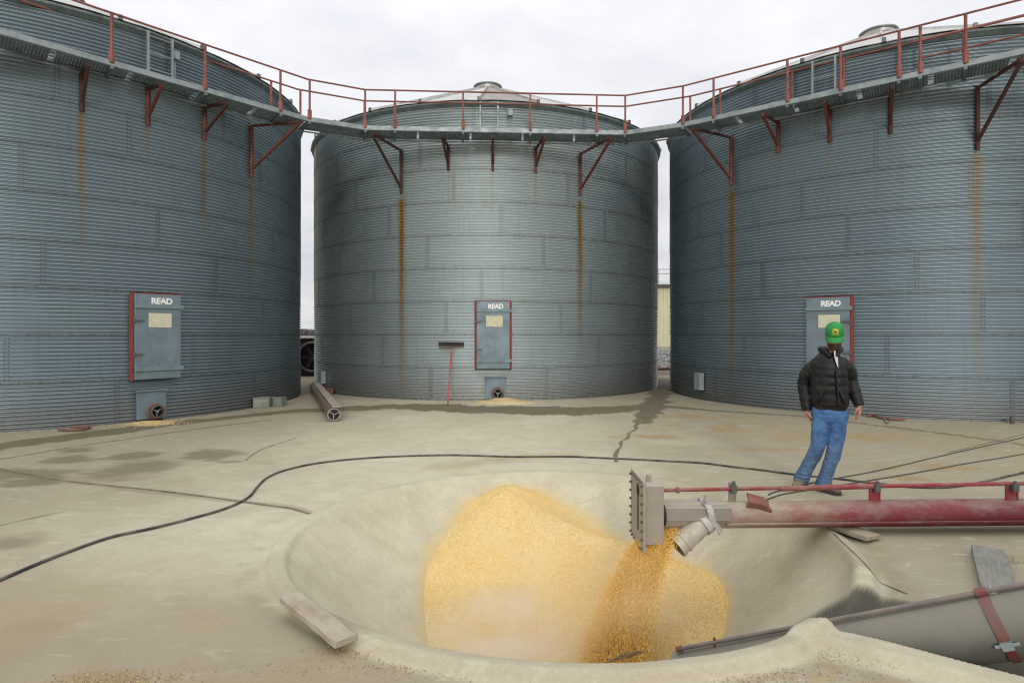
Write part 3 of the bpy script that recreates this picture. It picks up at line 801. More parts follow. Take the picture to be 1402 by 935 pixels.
# lower rail on the run at the right end
i, t_, po, pi_, fr = on_deck(1260)
for p0, p1, z in ((po, CW[5], ZD + 0.58), (pi_, INN[5], ZD + 0.50)):
    mb = MB(); mb.tube([c3(p0, z), c3(p1, z)], 0.02, 8); mb.build('mid_rail', M_railred, cat, smooth=SM)
# cross bearers below the posts
for (px,) in posts:
    i, t_, po, pi_, fr = on_deck(px)
    mb = MB(); mb.bar(c3(po - fr[3] * 0.03, ZD - 0.085), c3(pi_ + fr[3] * 0.02, ZD - 0.085), 0.055, 0.05); mb.build('cross_bearer', M_deck, cat)
BR = {0: [(39.2, 5.49, 121), (49.8, 5.49, 221), (61.0, 5.5, 311), (73.5, 5.06, 409)],
      1: [(-20.7, 5.09, 510), (-7.8, 5.6, 605), (3.5, 5.58, 674.5), (14.6, 5.57, 746), (27.4, 5.12, 836)],
      2: [(-63.0, 5.05, 949), (-50.6, 5.51, 1044.6), (-39.8, 5.51, 1129), (-28.9, 5.49, 1222), (-14.4, 5.02, 1399)]}
for bi, lst in BR.items():
    for (deg, zb, px) in lst:
        a = math.radians(deg); w = BINS[bi] + Vector((math.sin(a), -math.cos(a))) * (R + 0.035)
        i, t_, po, pi_, fr = on_deck(px)
        tip = po - fr[3] * 0.02
        mb = MB(); mb.bar(c3(w, zb), c3(w, ZD - 0.10), 0.065, 0.05)
        dk = px in (121, 221, 311, 510, 605, 746, 949, 1129, 1222, 1399); mA = M_bracket_dark if dk else M_bracket; mB = M_bracket_dark if px in (121, 311, 510, 1222, 1399, 605) else M_bracket
        bk = mb.build('wall_bracket', M_bracket if px in (221, 311, 746) else mB, cat)
        mb = MB(); mb.bar(c3(w, ZD - 0.135), c3(tip, ZD - 0.135), 0.05, 0.045); mb.build('bracket_arm', mA, bk)
        mb = MB(); mb.bar(c3(w, zb + 0.16), c3(tip, ZD - 0.165), 0.05, 0.045); mb.build('bracket_brace', mB, bk)
        if zb < 5.2 or px in (121, 221, 746): pass

# ------------------------------------------------------------------ corn
cx_ = np.arange(-1.6, 2.5, 0.022); cy_ = np.arange(3.0, 7.4, 0.022)
CXX, CYY = np.meshgrid(cx_, cy_); CZ = corn_z(CXX, CYY); CG = ground_z(CXX, CYY)
rin = np.hypot(CXX - PC.x, CYY - PC.y) < PR - 0.02
keep = (CZ > CG - 0.02) & rin
def corn_mat(name, c1, c2, c3_, dusty):
    m = mat(name, c1, 0.6); t = NT(m); v = t.coord('Object')
    vo = t.voro(v, 150, 'Color'); f = t.sep(vo)
    col = t.mix(f[0], c1, c2); col = t.mix(t.range(f[1], 0.72, 0.8), col, c3_)
    dn = t.math('MULTIPLY', t.ramp(t.noise(v, 1.3, 5, 0.6), (0.45, (0, 0, 0)), (0.75, (1, 1, 1))), dusty)
    t.color(t.mix(dn, col, (0.62, 0.53, 0.33)))
    t.bump(t.voro(v, 150, 'Distance'), 0.35, 0.003); return m
M_corn = corn_mat('corn_grain', (0.66, 0.475, 0.175), (0.72, 0.56, 0.25), (0.55, 0.345, 0.10), 0.75)
M_kern = mat('corn_kernel', (0.6, 0.36, 0.09), 0.5); t = NT(M_kern); A = t.attr('tint'); t.color(t.ramp(A.outputs['Fac'], (0.0, (0.52, 0.32, 0.09)), (0.4, (0.66, 0.46, 0.16)), (0.8, (0.72, 0.55, 0.235)), (1.0, (0.76, 0.66, 0.38))))
M_fall = mat('falling_corn', (0.5, 0.25, 0.04), 0.55); t = NT(M_fall); A = t.attr('tint'); t.color(t.ramp(A.outputs['Fac'], (0.0, (0.68, 0.37, 0.05)), (0.5, (0.78, 0.47, 0.085)), (0.88, (0.84, 0.57, 0.14)), (1.0, (0.87, 0.66, 0.25))))
def kernels(name, P, m, size=0.0052, stretch=None, dirs=None):
    n = len(P); base = np.array([(1, 0, 0), (-1, 0, 0), (0, .85, 0), (0, -.85, 0), (0, 0, .6), (0, 0, -.6)])
    q = RNG.normal(size=(n, 3, 3)); u = q[:, 0]; u /= np.linalg.norm(u, axis=1, keepdims=True)
    if dirs is not None: u = dirs / np.linalg.norm(dirs, axis=1, keepdims=True)
    w = np.cross(u, q[:, 1]); w /= np.linalg.norm(w, axis=1, keepdims=True); k = np.cross(u, w)
    sz = size * (0.75 + 0.6 * RNG.random(n))[:, None]
    st = 1.0 if stretch is None else stretch[:, None]
    vs = (P[:, None, :] + sz[:, :, None] * (base[None, :, 0:1] * (u * st)[:, None, :] + base[None, :, 1:2] * w[:, None, :] + base[None, :, 2:3] * k[:, None, :])).reshape(-1, 3)
    tri = np.array([(0, 2, 4), (2, 1, 4), (1, 3, 4), (3, 0, 4), (2, 0, 5), (1, 2, 5), (3, 1, 5), (0, 3, 5)])
    fs = (np.arange(n)[:, None, None] * 6 + tri[None]).reshape(-1, 3)
    me = np_mesh(name, vs, fs, m, smooth=False)
    at_ = me.attributes.new('tint', 'FLOAT', 'POINT'); at_.data.foreach_set('value', np.repeat(RNG.random(n), 6).astype(np.float32))
    return me
def join_into(o, me2):
    """append a second mesh (own material slot) to the object's mesh, plain data, no operators"""
    A_, B_ = o.data, me2; out = bpy.data.meshes.new(A_.name)
    def rd(me):
        co = np.empty(len(me.vertices) * 3, np.float32); me.vertices.foreach_get('co', co)
        li = np.empty(len(me.loops), np.int32); me.loops.foreach_get('vertex_index', li)
        ls = np.empty(len(me.polygons), np.int32); me.polygons.foreach_get('loop_start', ls); return co.reshape(-1, 3), li, ls
    ca_, la, sa_ = rd(A_); cb_, lb, sb_ = rd(B_)
    out.vertices.add(len(ca_) + len(cb_)); out.vertices.foreach_set('co', np.concatenate([ca_, cb_]).ravel())
    out.loops.add(len(la) + len(lb)); out.loops.foreach_set('vertex_index', np.concatenate([la, lb + len(ca_)]).astype(np.int32))
    out.polygons.add(len(sa_) + len(sb_)); out.polygons.foreach_set('loop_start', np.concatenate([sa_, sb_ + len(la)]).astype(np.int32))
    out.polygons.foreach_set('material_index', np.repeat(np.array([0, 1], np.int32), [len(sa_), len(sb_)]))
    out.polygons.foreach_set('use_smooth', np.repeat(np.array([True, False]), [len(sa_), len(sb_)]))
    out.update(calc_edges=True)
    out.materials.append(A_.materials[0]); out.materials.append(B_.materials[0])
    at_ = out.attributes.new('tint', 'FLOAT', 'POINT'); tv = np.empty(len(cb_), np.float32); B_.attributes['tint'].data.foreach_get('value', tv)
    at_.data.foreach_set('value', np.concatenate([np.zeros(len(ca_), np.float32), tv]))
    nm = A_.name; o.data = out; bpy.data.meshes.remove(A_); bpy.data.meshes.remove(B_); out.name = nm
t = NT(M_corn); bc = t.b.inputs['Base Color'].links[0].from_socket; v = t.coord('Object')
ofs = t.n.new('ShaderNodeVectorMath'); ofs.operation = 'DISTANCE'; t.l.new(v, ofs.inputs[0]); ofs.inputs[1].default_value = (0.75, 4.6, -0.75)
fresh = t.math('MULTIPLY', t.range(t.math('ADD', ofs.outputs['Value'], t.math('MULTIPLY', t.math('SUBTRACT', t.noise(v, 2.5, 5), 0.5), 1.2)), 1.9, 0.5), 0.36, clamp=True)
t.color(t.mix(fresh, bc, (0.60, 0.36, 0.085)))
pile = inst('corn_pile', grid_mesh('corn_pile', CXX, CYY, CZ, M_corn, keep))
n = 230000; X = RNG.uniform(-1.4, 2.4, n); Y = RNG.uniform(3.4, 7.35, n); Z = corn_z(X, Y)
ok = (Z > ground_z(X, Y) - 0.004) & (np.hypot(X - PC.x, Y - PC.y) < PR - 0.03)
# only the part a person standing at the rim could see
ok &= (Z > H - (H - 0.05) / 2.9 * Y - 0.12)
P = np.stack([X, Y, Z + 0.001], -1)[ok][:60000]
# stray kernels rolled out to the edge of the heap
n = 60000; X = RNG.uniform(-1.5, 2.4, n); Y = RNG.uniform(3.4, 7.35, n); GZs = ground_z(X, Y); cv_ = GZs - corn_z(X, Y)
ok = (cv_ > 0) & (RNG.random(n) < 0.55 * np.exp(-cv_ / 0.045)) & (np.hypot(X - PC.x, Y - PC.y) < PR)
P = np.concatenate([P, np.stack([X, Y, GZs + 0.002], -1)[ok]])
join_into(pile, kernels('kernels', P, M_kern, 0.0032))
tag(pile, 'heap of yellow corn in the round dump pit', 'corn heap', kind='stuff')

# falling corn: two streams leaving the red auger, landing in the pit in front of the heap
def stream(n, x0, y0, z0, vx, vy, sx, sy, spread, t1, turb):
    T = RNG.random(n) ** 0.75 * t1
    nc_ = 90; cl = RNG.integers(0, nc_, n)
    cv = RNG.normal(0, 1, (nc_, 2)); cs = RNG.normal(0, 0.5, (nc_, 2))
    X = x0 + (cs[cl, 0] + RNG.normal(0, 0.35, n)) * sx; Y = y0 + (cs[cl, 1] + RNG.normal(0, 0.35, n)) * sy
    VX = vx + cv[cl, 0] * spread + RNG.normal(0, spread * 0.35, n); VY = vy + cv[cl, 1] * spread + RNG.normal(0, spread * 0.45, n)
    v0 = -0.9 + RNG.normal(0, 0.25, n)
    X = X + VX * T + RNG.normal(0, turb, n) * T; Y = Y + VY * T; Zz = z0 + v0 * T - 4.9 * T * T
    D = np.stack([VX, VY, v0 - 9.8 * T], -1)
    return np.stack([X, Y, Zz], -1), D, T
s1, d1, t1 = stream(120000, 1.13, 5.0, -0.03, -1.15, -1.35, 0.055, 0.09, 0.27, 0.36, 0.10)
s2, d2, t2 = stream(52000, 1.33, 4.98, 0.06, -1.5, -1.2, 0.05, 0.06, 0.24, 0.38, 0.10)
P = np.concatenate([s1, s2]); D = np.concatenate([d1, d2])
ok = (P[:, 2] > corn_z(P[:, 0], P[:, 1]) - 0.02) & (P[:, 2] > ground_z(P[:, 0], P[:, 1]))
P, D = P[ok], D[ok]
st = 1.5 + 1.6 * RNG.random(len(P))
fc = inst('falling_corn', kernels('falling_corn', P, M_fall, 0.0029, st, D))
tag(fc, 'amber corn pouring from the red auger into the pit', 'falling corn', kind='stuff')

# spilled corn: small heaps at the bin outlets and kernels scattered on the slab
M_pale = corn_mat('dusty_corn', (0.62, 0.47, 0.26), (0.68, 0.56, 0.36), (0.5, 0.36, 0.18), 0.8)
M_old = corn_mat('old_corn', (0.42, 0.32, 0.17), (0.5, 0.39, 0.22), (0.30, 0.22, 0.11), 0.6)
def spill(c, rx, ry, h, label, ncount, m_):
    n = 40; xs = np.linspace(-1, 1, n); XX, YY = np.meshgrid(xs, xs)
    rr_ = np.hypot(XX, YY); hh = h * np.clip(1 - rr_, 0, 1) * (0.6 + 0.8 * fbm(XX * 3 + c.x, YY * 3, 3)) - 0.004
    wx, wy = c.x + XX * rx, c.y + YY * ry
    me = grid_mesh('corn_spill', wx - c.x, wy - c.y, hh + ground_z(wx, wy) * 1.0, m_, hh > 0)
    o = inst('corn_spill', me, None, (c.x, c.y, 0))
    q = RNG.normal(0, 0.62, (ncount, 2)); px, py = q[:, 0] * rx, q[:, 1] * ry
    r2 = np.hypot(q[:, 0], q[:, 1]); hz = np.maximum(h * np.clip(1 - r2, 0, 1) * 0.9, 0) + ground_z(px + c.x, py + c.y) + 0.006
    dist = np.hypot(px + c.x - BINS[0].x, py + c.y - BINS[0].y); d2_ = np.hypot(px + c.x - BINS[1].x, py + c.y - BINS[1].y)
    okk = (dist > R + 0.05) & (d2_ > R + 0.05)
    join_into(o, kernels('k', np.stack([px, py, hz], -1)[okk], M_kern, 0.008))
    return tag(o, label, 'spilled corn', kind='stuff')
spill(G(690, 551.5), 0.75, 0.40, 0.14, 'pale corn spilled under the outlet of the middle bin', 900, M_pale)
spill(G(205, 580), 0.45, 0.30, 0.05, 'thin yellow corn spill under the outlet of the left bin', 900, M_old)
M_chaff = mat('dusty_chaff', (0.5, 0.42, 0.28), 0.9); t = NT(M_chaff); A = t.attr('tint'); t.color(t.ramp(A.outputs['Fac'], (0.0, (0.20, 0.145, 0.08)), (0.5, (0.42, 0.33, 0.20)), (0.9, (0.58, 0.44, 0.22)), (1.0, (0.66, 0.48, 0.2))))
def scatter(label, spots, n, name='scattered_corn', m_=M_chaff):
    Ps = []
    for (px, py, rx, ry) in spots:
        c = G(px, py); a = RNG.normal(0, 0.5, (n, 2)); x = c.x + a[:, 0] * rx * c.y / F; y = c.y + a[:, 1] * ry * c.y ** 2 / (F * H)
        okk = (np.hypot(x - PC.x, y - PC.y) > PR + 0.16) & (ground_z(x, y) < 0.022) & (ground_z(x, y) > -0.05)
        Ps.append(np.stack([x, y, ground_z(x, y) + 0.003], -1)[okk])
    me = kernels(name, np.concatenate(Ps), m_, 0.0036); o = inst(name, me); return tag(o, label, 'scattered corn', kind='stuff')
scatter('yellow corn kernels and chaff scattered over the slab at right', [(890, 598, 70, 5), (1010, 588, 130, 9), (1130, 602, 150, 10), (1290, 640, 140, 8), (1340, 612, 90, 6), (1240, 655, 80, 6), (1370, 765, 40, 8), (1300, 690, 80, 9)], 420)
scatter('corn kernels scattered on the concrete in front of the pit', [(160, 932, 90, 14), (600, 915, 260, 14), (1000, 925, 200, 14), (1190, 890, 90, 20), (520, 890, 90, 12)], 700)

# ------------------------------------------------------------------ red auger over the pit
AY = 5.02
aug = empty('red_auger', (1.1, AY, 0), 0, 'dusty red grain auger lying across the yard with its spout over the pit', 'auger')
O = Vector((-1.1, -AY, 0))
def dusty(name, c, c2, x0, x1, upw=0.5, rough=0.5):
    """paint buried under grain dust near the spout, cleaner away from it; dust lies on top faces"""
    m = mat(name, c, rough); t = NT(m); v = t.coord('Object'); x, y, z = t.sep(v)
    n1 = t.noise(t.scale(v, (1.0, 2.2, 2.2)), 4.5, 10, 0.74); n2 = t.noise(v, 45, 3, 0.7)
    f = t.math('ADD', t.range(x, x0, x1, 1.0, 0.0), t.math('MULTIPLY', t.math('SUBTRACT', n1, 0.5), 1.7))
    g = t.n.new('ShaderNodeNewGeometry'); nz = t.sep(g.outputs['Normal'])[2]
    f = t.math('ADD', f, t.math('MULTIPLY', t.range(nz, 0.2, 1.0), upw))
    f = t.math('MULTIPLY', t.math('MINIMUM', t.math('MAXIMUM', f, 0.0), 1.0), 0.92)
    col = t.mix(t.ramp(n1, (0.4, (0, 0, 0)), (0.65, (1, 1, 1))), c, c2)
    t.color(t.mix(f, col, t.mix(n2, (0.36, 0.31, 0.245), (0.43, 0.385, 0.30)))); t.rough(t.range(f, 0, 1, rough, 0.9))
    t.bump(n2, 0.15, 0.003); return m
M_augred = dusty('auger_red', (0.165, 0.014, 0.022), (0.10, 0.016, 0.02), 0.15, 1.9, 0.34, 0.55)
M_augbox = dusty('discharge_box_paint', (0.24, 0.215, 0.185), (0.17, 0.125, 0.11), -0.6, 0.9, 0.5, 0.6)
M_rod = dusty('shaft_red', (0.24, 0.022, 0.032), (0.17, 0.03, 0.03), -0.9, 0.5, 0.1, 0.5)
pa = at(905, 705, AY); pb = at(1402, 700.5, AY + 0.03); pd = (pb - pa).normalized(); pe = pb + pd * 3.2
axz = lambda x: pa.z + (x - pa.x) * pd.z / pd.x
mb = MB(); mb.tube([pa + O, pb + O, pe + O], 0.108, 28); mb.build('auger_pipe', M_augred, aug, smooth=SM)
mb = MB()
mb.bar(pa + O + Vector((0.5, -0.112, -0.04)), pe + O + Vector((0, -0.112, -0.04)), 0.016, 0.012)
mb.bar(pa + O + Vector((0.5, 0.112, -0.04)), pe + O + Vector((0, 0.112, -0.04)), 0.016, 0.012)
mb.build('pipe_flange', M_augred, aug)
# discharge end: square box with bolted end plate
mb = MB(); mb.box(Vector((1.125, AY, 0.195)) + O, (0.15, 0.40, 0.47)); bx = mb.build('discharge_box', M_augbox, aug, bevel=0.006)
mb = MB(); mb.box(Vector((1.035, AY, 0.19)) + O, (0.018, 0.50, 0.56)); ep = mb.build('end_plate', M_augbox, bx, bevel=0.003)
mb = MB(); mb.box(Vector((1.0245, AY - 0.05, 0.20)) + O, (0.004, 0.035, 0.33)); mb.ell(Vector((1.023, AY - 0.05, 0.36)) + O, (0.004, 0.05, 0.05)); mb.build('plate_slot', M_dark, ep)
mb = MB(); mb.tube([Vector((0.009, 0, 0)), Vector((-0.009, 0, 0))], 0.011, 6); pbm = mb.mesh('plate_bolt', M_bolt)
for k in range(8):
    for s_ in (-1, 1): inst('plate_bolt', pbm, ep, Vector((1.017, AY + s_ * 0.225, -0.06 + 0.07 * k)) + O)
for k in range(5):
    for s_ in (-1, 1): inst('plate_bolt', pbm, ep, Vector((1.017, AY - 0.16 + 0.08 * k, 0.19 + s_ * 0.262)) + O)

mb = MB(); mb.tube([Vector((1.11, AY - 0.06, 0.43)) + O, Vector((1.11, AY - 0.06, 0.485)) + O], 0.022, 8); mb.build('lug', M_augbox, bx)
mb = MB(); mb.tube([Vector((1.20, AY - 0.1, 0.17)) + O, Vector((1.225, AY - 0.1, 0.17)) + O], 0.085, 18); mb.build('gap_shade_disc', M_dark, bx, smooth=SM)  # black disc standing in for the darkness between box and housing
# square housing over the discharge opening: a lid and two skirts, open below
mb = MB(); mb.box(Vector((1.49, AY, 0.212)) + O, (0.54, 0.27, 0.05)); mb.box(Vector((1.49, AY - 0.13, 0.165)) + O, (0.54, 0.012, 0.075)); mb.box(Vector((1.49, AY + 0.13, 0.165)) + O, (0.54, 0.012, 0.075)); mb.box(Vector((1.754, AY, 0.165)) + O, (0.012, 0.25, 0.075))
mb.build('discharge_housing', M_augbox, aug, bevel=0.004)
# tilted spout tied on with a rag
M_spout = worn('spout_metal', (0.52, 0.48, 0.41), (0.40, 0.35, 0.27), 9, 0.6, 0.2)
sa = at(968, 711, AY - 0.06); sb = at(926, 748, AY - 0.13); sd = (sb - sa).normalized()
mb = MB(); n = 18; ringsO = []
ref = Vector((0, 1, 0)); e1 = (ref - sd * ref.dot(sd)).normalized(); e2 = sd.cross(e1)
def rg(p, r): return [p + (e1 * math.cos(2 * PI * k / n) + e2 * math.sin(2 * PI * k / n)) * r + O for k in range(n)]
mb.loft([rg(sa, 0.082), rg(sa.lerp(sb, .35), 0.086), rg(sa.lerp(sb, .75), 0.088), rg(sa.lerp(sb, .76), 0.096), rg(sa.lerp(sb, .81), 0.096), rg(sa.lerp(sb, .82), 0.088), rg(sa.lerp(sb, .9), 0.088), rg(sa.lerp(sb, .91), 0.097), rg(sb, 0.097), rg(sb, 0.084), rg(sa, 0.074)], cap=False)
sp = mb.build('spout', M_spout, aug, smooth=SM)
mb = MB(); mb.lathe([(0.083, 0), (0.083, 0.01)], (0, 0, 0), 16); 
M_rag = worn('grey_rag', (0.50, 0.48, 0.45), (0.34, 0.31, 0.28), 12, 0.9, 0, 0.5, bd=0.01)
def ribbon(mb, P, w, th, crumple=0.012):
    """strip of cloth along P; w is the half-width vector"""
    P = catmull([Vector(p) for p in P], 5); vs = []
    nrm = [((P[min(i + 1, len(P) - 1)] - P[max(i - 1, 0)]).cross(w)).normalized() for i in range(len(P))]
    rings = []
    for i, p in enumerate(P):
        up_ = []; dn_ = []
        for k in range(5):
            f = k / 2 - 1; c_ = (random.random() - .5) * crumple
            q = p + w * f * (0.85 + 0.3 * random.random()) + nrm[i] * c_; up_.append(q + nrm[i] * th); dn_.append(q - nrm[i] * th)
        rings.append(up_ + dn_[::-1])
    mb.loft(rings); return mb
xs_ = 1.585; wv = Vector((0.028, 0, 0))
mb = MB()
ribbon(mb, [Vector((xs_, AY + 0.15, 0.15)) + O, Vector((xs_, AY + 0.10, 0.246)) + O, Vector((xs_ - .01, AY - 0.10, 0.247)) + O, Vector((xs_ - .005, AY - 0.148, 0.23)) + O, Vector((xs_ + .01, AY - 0.152, 0.16)) + O, Vector((xs_ + .03, AY - 0.150, 0.10)) + O], wv, 0.004)
e1w = (e1 * 0 + sd) * 0.026
ribbon(mb, [sa.lerp(sb, .12) + (e1 * math.cos(q) + e2 * math.sin(q)) * 0.092 + O for q in [k * 2 * PI / 12 for k in range(13)]], sd * 0.03, 0.004, 0.010)
ribbon(mb, [Vector((xs_ - .01, AY - 0.05, 0.248)) + O, Vector((xs_ - .03, AY - 0.08, 0.285)) + O, Vector((xs_ - .02, AY - 0.09, 0.33)) + O], Vector((0.012, 0.006, 0)), 0.003)
ribbon(mb, [Vector((xs_ + .03, AY - 0.150, 0.11)) + O, Vector((xs_ + .06, AY - 0.157, 0.085)) + O, Vector((xs_ + .075, AY - 0.155, 0.04)) + O], Vector((0.016, 0.0, 0.012)), 0.003)
mb.build('tie_rag', M_rag, aug, smooth=True)
# drive shaft with its bearing stands
ra = at(905, 671, AY - 0.02); rb = at(1402, 661.5, AY); re_ = rb + (rb - ra).normalized() * 3
mb = MB(); mb.tube([ra + O, rb + O, re_ + O], 0.0165, 10); mb.tube([at(1000, 669, AY - .02) + O + Vector((.4, 0, 0)), at(1197, 665.5, AY - .01) + O], 0.022, 10); mb.tube([at(926, 670.6, AY - .02) + O, at(930, 670.5, AY - .02) + O], 0.026, 10)
mb.build('drive_shaft', M_rod, aug, smooth=SM)
for px, w in ((1003, .06), (1198, .09), (1386, .10), (1575, .1)):
    p = at(px, 665, AY); zt = axz(p.x)
    mb = MB(); mb.box(Vector((p.x, AY + 0.01, (zt + 0.07 + 0.395) / 2)) + O, (w, 0.016, 0.395 - zt - 0.07 + 0.03)); mb.box(Vector((p.x + w / 2 - 0.006, AY + 0.03, (zt + 0.07 + 0.39) / 2)) + O, (0.012, 0.07, 0.39 - zt - 0.07))
    st_ = mb.build('bearing_stand', M_augbox if px < 1100 else M_rod, aug, bevel=0.003)
    mb = MB(); mb.box(Vector((p.x, AY - 0.02, 0.36 + (0.01 if px > 1100 else 0))) + O, (0.045, 0.05, 0.06)); mb.tube([Vector((p.x, AY - 0.03, 0.38)) + O, Vector((p.x, AY - 0.03, 0.425)) + O], 0.011, 6); mb.build('bearing_block', M_bolt, st_)
# small brown brackets on the pipe
for (px, py, rz, sx) in ((1036, 684, 0.25, .15), (1049, 690, 0.6, .10)):
    p = at(px, py, AY - 0.05); mb = MB(); Rm = Matrix.Rotation(rz, 3, 'Y') @ Matrix.Rotation(0.5, 3, 'X')
    mb.box(p + O, (sx, 0.10, 0.012), Rm); mb.box(p + O + Rm @ Vector((0, -0.05, -0.035)), (sx, 0.012, 0.075), Rm); mb.box(p + O + Rm @ Vector((0, 0.02, -0.05)), (0.03, 0.02, 0.1), Rm)
    mb.build('angle_bracket', M_flange, aug)

# grey auger rising out of the pit
low = empty('grey_auger', (TA.x, TA.y, 0), 0, 'thick dusty grey auger tube rising out of the pit through the trench at lower right', 'auger')
O2 = Vector((-TA.x, -TA.y, 0))
M_greytube = mat('grey_auger_paint', (0.24, 0.245, 0.235), 0.5); t = NT(M_greytube); v = t.coord('Object')
nA = t.noise(v, 3, 6, 0.65); nB = t.noise(v, 50, 3, 0.7); g = t.n.new('ShaderNodeNewGeometry'); nzz = t.sep(g.outputs['Normal'])[2]
f = t.math('ADD', t.range(nzz, -0.3, 1.0, 0, 0.75), t.math('MULTIPLY', t.math('SUBTRACT', nA, 0.5), 0.9), clamp=True)
t.color(t.mix(f, t.mix(nA, (0.10, 0.105, 0.095), (0.15, 0.145, 0.12)), t.mix(nB, (0.20, 0.18, 0.135), (0.27, 0.24, 0.18)))); t.rough(t.range(f, 0, 1, 0.45, 0.85)); t.bump(nB, 0.15, 0.003)
tax = (TB - TA).normalized()
tend = TB + tax * 2.6
mb = MB(); n = 32; e1 = Vector((0, 0, 1)); e1 = (e1 - tax * e1.dot(tax)).normalized(); e2 = tax.cross(e1)
def rg2(p, r): return [p + (e1 * math.cos(2 * PI * k / n) + e2 * math.sin(2 * PI * k / n)) * r + O2 for k in range(n)]
mb.loft([rg2(TA, 0.150), rg2(TA, 0.162), rg2(TB, 0.162), rg2(tend, 0.162), rg2(tend, 0.14)], cap=False); mb.build('auger_tube', M_greytube, low, smooth=SM)
mb = MB(); mb.loft([rg2(TA + tax * 0.10, 0.152), rg2(TA + tax * 0.12, 0.152)]); mb.build('tube_throat', M_dark, low)
mb = MB(); mb.tube([TA - tax * 0.45 + O2, TA + tax * 0.2 + O2], 0.03, 10)
for k in range(40):
    pass
mb.build('auger_core', M_flange, low)
# intake guard: red half shell below the open flight
mb = MB(); ringsG = []
for s in (-0.55, 0.04):
    p = TA + tax * s; up_ = []
    for k in range(13):
        aa = PI * 0.62 + (PI * 0.76) * k / 12; up_.append(p + (e1 * math.cos(aa) + e2 * math.sin(aa)) * 0.17 + O2)
    dn_ = [q + (p + O2 - q) * 0.06 for q in reversed(up_)]; ringsG.append(up_ + dn_)
mb.loft(ringsG); mb.build('intake_guard', M_flange, low)
# control rod above the tube
ka = at(930, 888, 4.02); kb = at(1402, 799, 3.06); kc = kb + (kb - ka).normalized() * 2.4
M_rodgrey = worn('rod_grey', (0.17, 0.15, 0.14), (0.26, 0.21, 0.175), 6, 0.6, 0.3)
mb = MB(); mb.tube([ka + O2, kb + O2, kc + O2], 0.0135, 10); rod = mb.build('control_rod', M_rodgrey, low, smooth=SM)
mb = MB(); q = ka.lerp(kb, 0.0); mb.tube([q + O2 - tax * 0.02, q + O2 + tax * 0.02], 0.02, 8); mb.build('rod_end', M_flange, rod); mb = MB(); q = ka.lerp(kb, 0.13); mb.tube([q + O2 + Vector((0, 0, .03)), q + O2 - Vector((0, 0, .07))], 0.009, 6); mb.build('rod_clip', M_flange, rod)
# red strap round the tube with its clamp
M_strapred = worn('strap_red', (0.22, 0.05, 0.045), (0.16, 0.12, 0.11), 6, 0.5, 0.3)
sc_ = TA.lerp(TB, 0.945); mb = MB(); w_ = 0.022
mb.loft([rg2(sc_ - tax * w_, 0.165), rg2(sc_ - tax * w_, 0.172), rg2(sc_ + tax * w_, 0.172), rg2(sc_ + tax * w_, 0.165)], cap=False); sto = mb.build('strap', M_strapred, low, smooth=SM)
kp = ka.lerp(kb, 0.915)
mb = MB(); mb.tube([kp - tax * 0.05 + O2, kp + tax * 0.0 + O2], 0.023, 10); mb.build('rod_collar', M_strapred, sto, smooth=SM)
mb = MB(); p0 = sc_ + (e1 * math.cos(-0.2) + e2 * math.sin(-0.2)) * 0.172
mb.tube([kp + O2 + Vector((.012, 0, .022)), kp + O2 + Vector((.03, -.02, 0)), sc_ + (e1 * .95 + e2 * 0.1) * 0.178 + O2], 0.012, 8); mb.build('band_clip', M_galv, sto)
side = 1 if (e2.y < 0) else -1
pcl = sc_ + (e1 * math.cos(1.75) + e2 * side * math.sin(1.75)) * 0.178
mb = MB(); mb.box(pcl + O2, (0.05, 0.035, 0.035), Matrix((tax, e2 * side, e1)).transposed()); mb.tube([pcl + O2 - tax * 0.05, pcl + O2 + tax * 0.055], 0.009, 6); mb.build('clamp_bolt', M_galv, sto)

# ------------------------------------------------------------------ boards and blocks
def plank(name, p0, p1, w, th, m, label, z=0.0, tilt=0.0, cat_='plank'):
    a, b_ = Vector(p0), Vector(p1); c = (a + b_) / 2; L = (b_ - a).length; rz = math.atan2(b_.y - a.y, b_.x - a.x)
    mb = MB(); n = 9; rings = []
    for k in range(n):
        x = -L / 2 + L * k / (n - 1); j = lambda: random.uniform(-0.003, 0.003)
        rings.append([Vector((x + j(), -w / 2 + j(), j() + 0.002)), Vector((x + j(), w / 2 + j(), j() + 0.002)), Vector((x + j(), w / 2 + j(), th + j())), Vector((x + j(), -w / 2 + j(), th + j()))])
    mb.loft(rings)
    d_ = (b_ - a).normalized(); sd_ = Vector((-d_.y, d_.x, 0)) * w / 2
    hs = [max(float(ground_z((q + sd_ * k).x, (q + sd_ * k).y)) for k in (-1, 0, 1)) for q in (a, c, b_)]
    pitch = math.atan2(hs[2] - hs[0], L); zc = max((hs[0] + hs[2]) / 2, hs[1]) + z
    o = mb.build(name, m, None, bevel=0.004, loc=(c.x, c.y, zc), rot=(tilt, -pitch, rz)); return tag(o, label, cat_)
plank('wood_plank', G(396, 838), G(474, 893), 0.12, 0.042, M_plank, 'short dusty wooden plank lying flat beside the left front of the pit rim', 0.0)
plank('wood_block', Vector((2.62, 5.32, 0)), Vector((2.84, 4.80, 0)), 0.16, 0.042, M_block, 'weathered wood block wedged under the red auger', 0.004, 0, 'wood block')
plank('board', Vector((3.50, 4.50, 0)), Vector((2.98, 3.72, 0)), 0.19, 0.055, M_board, 'grey green board lying beside the grey auger at right', 0.004, 0, 'board')
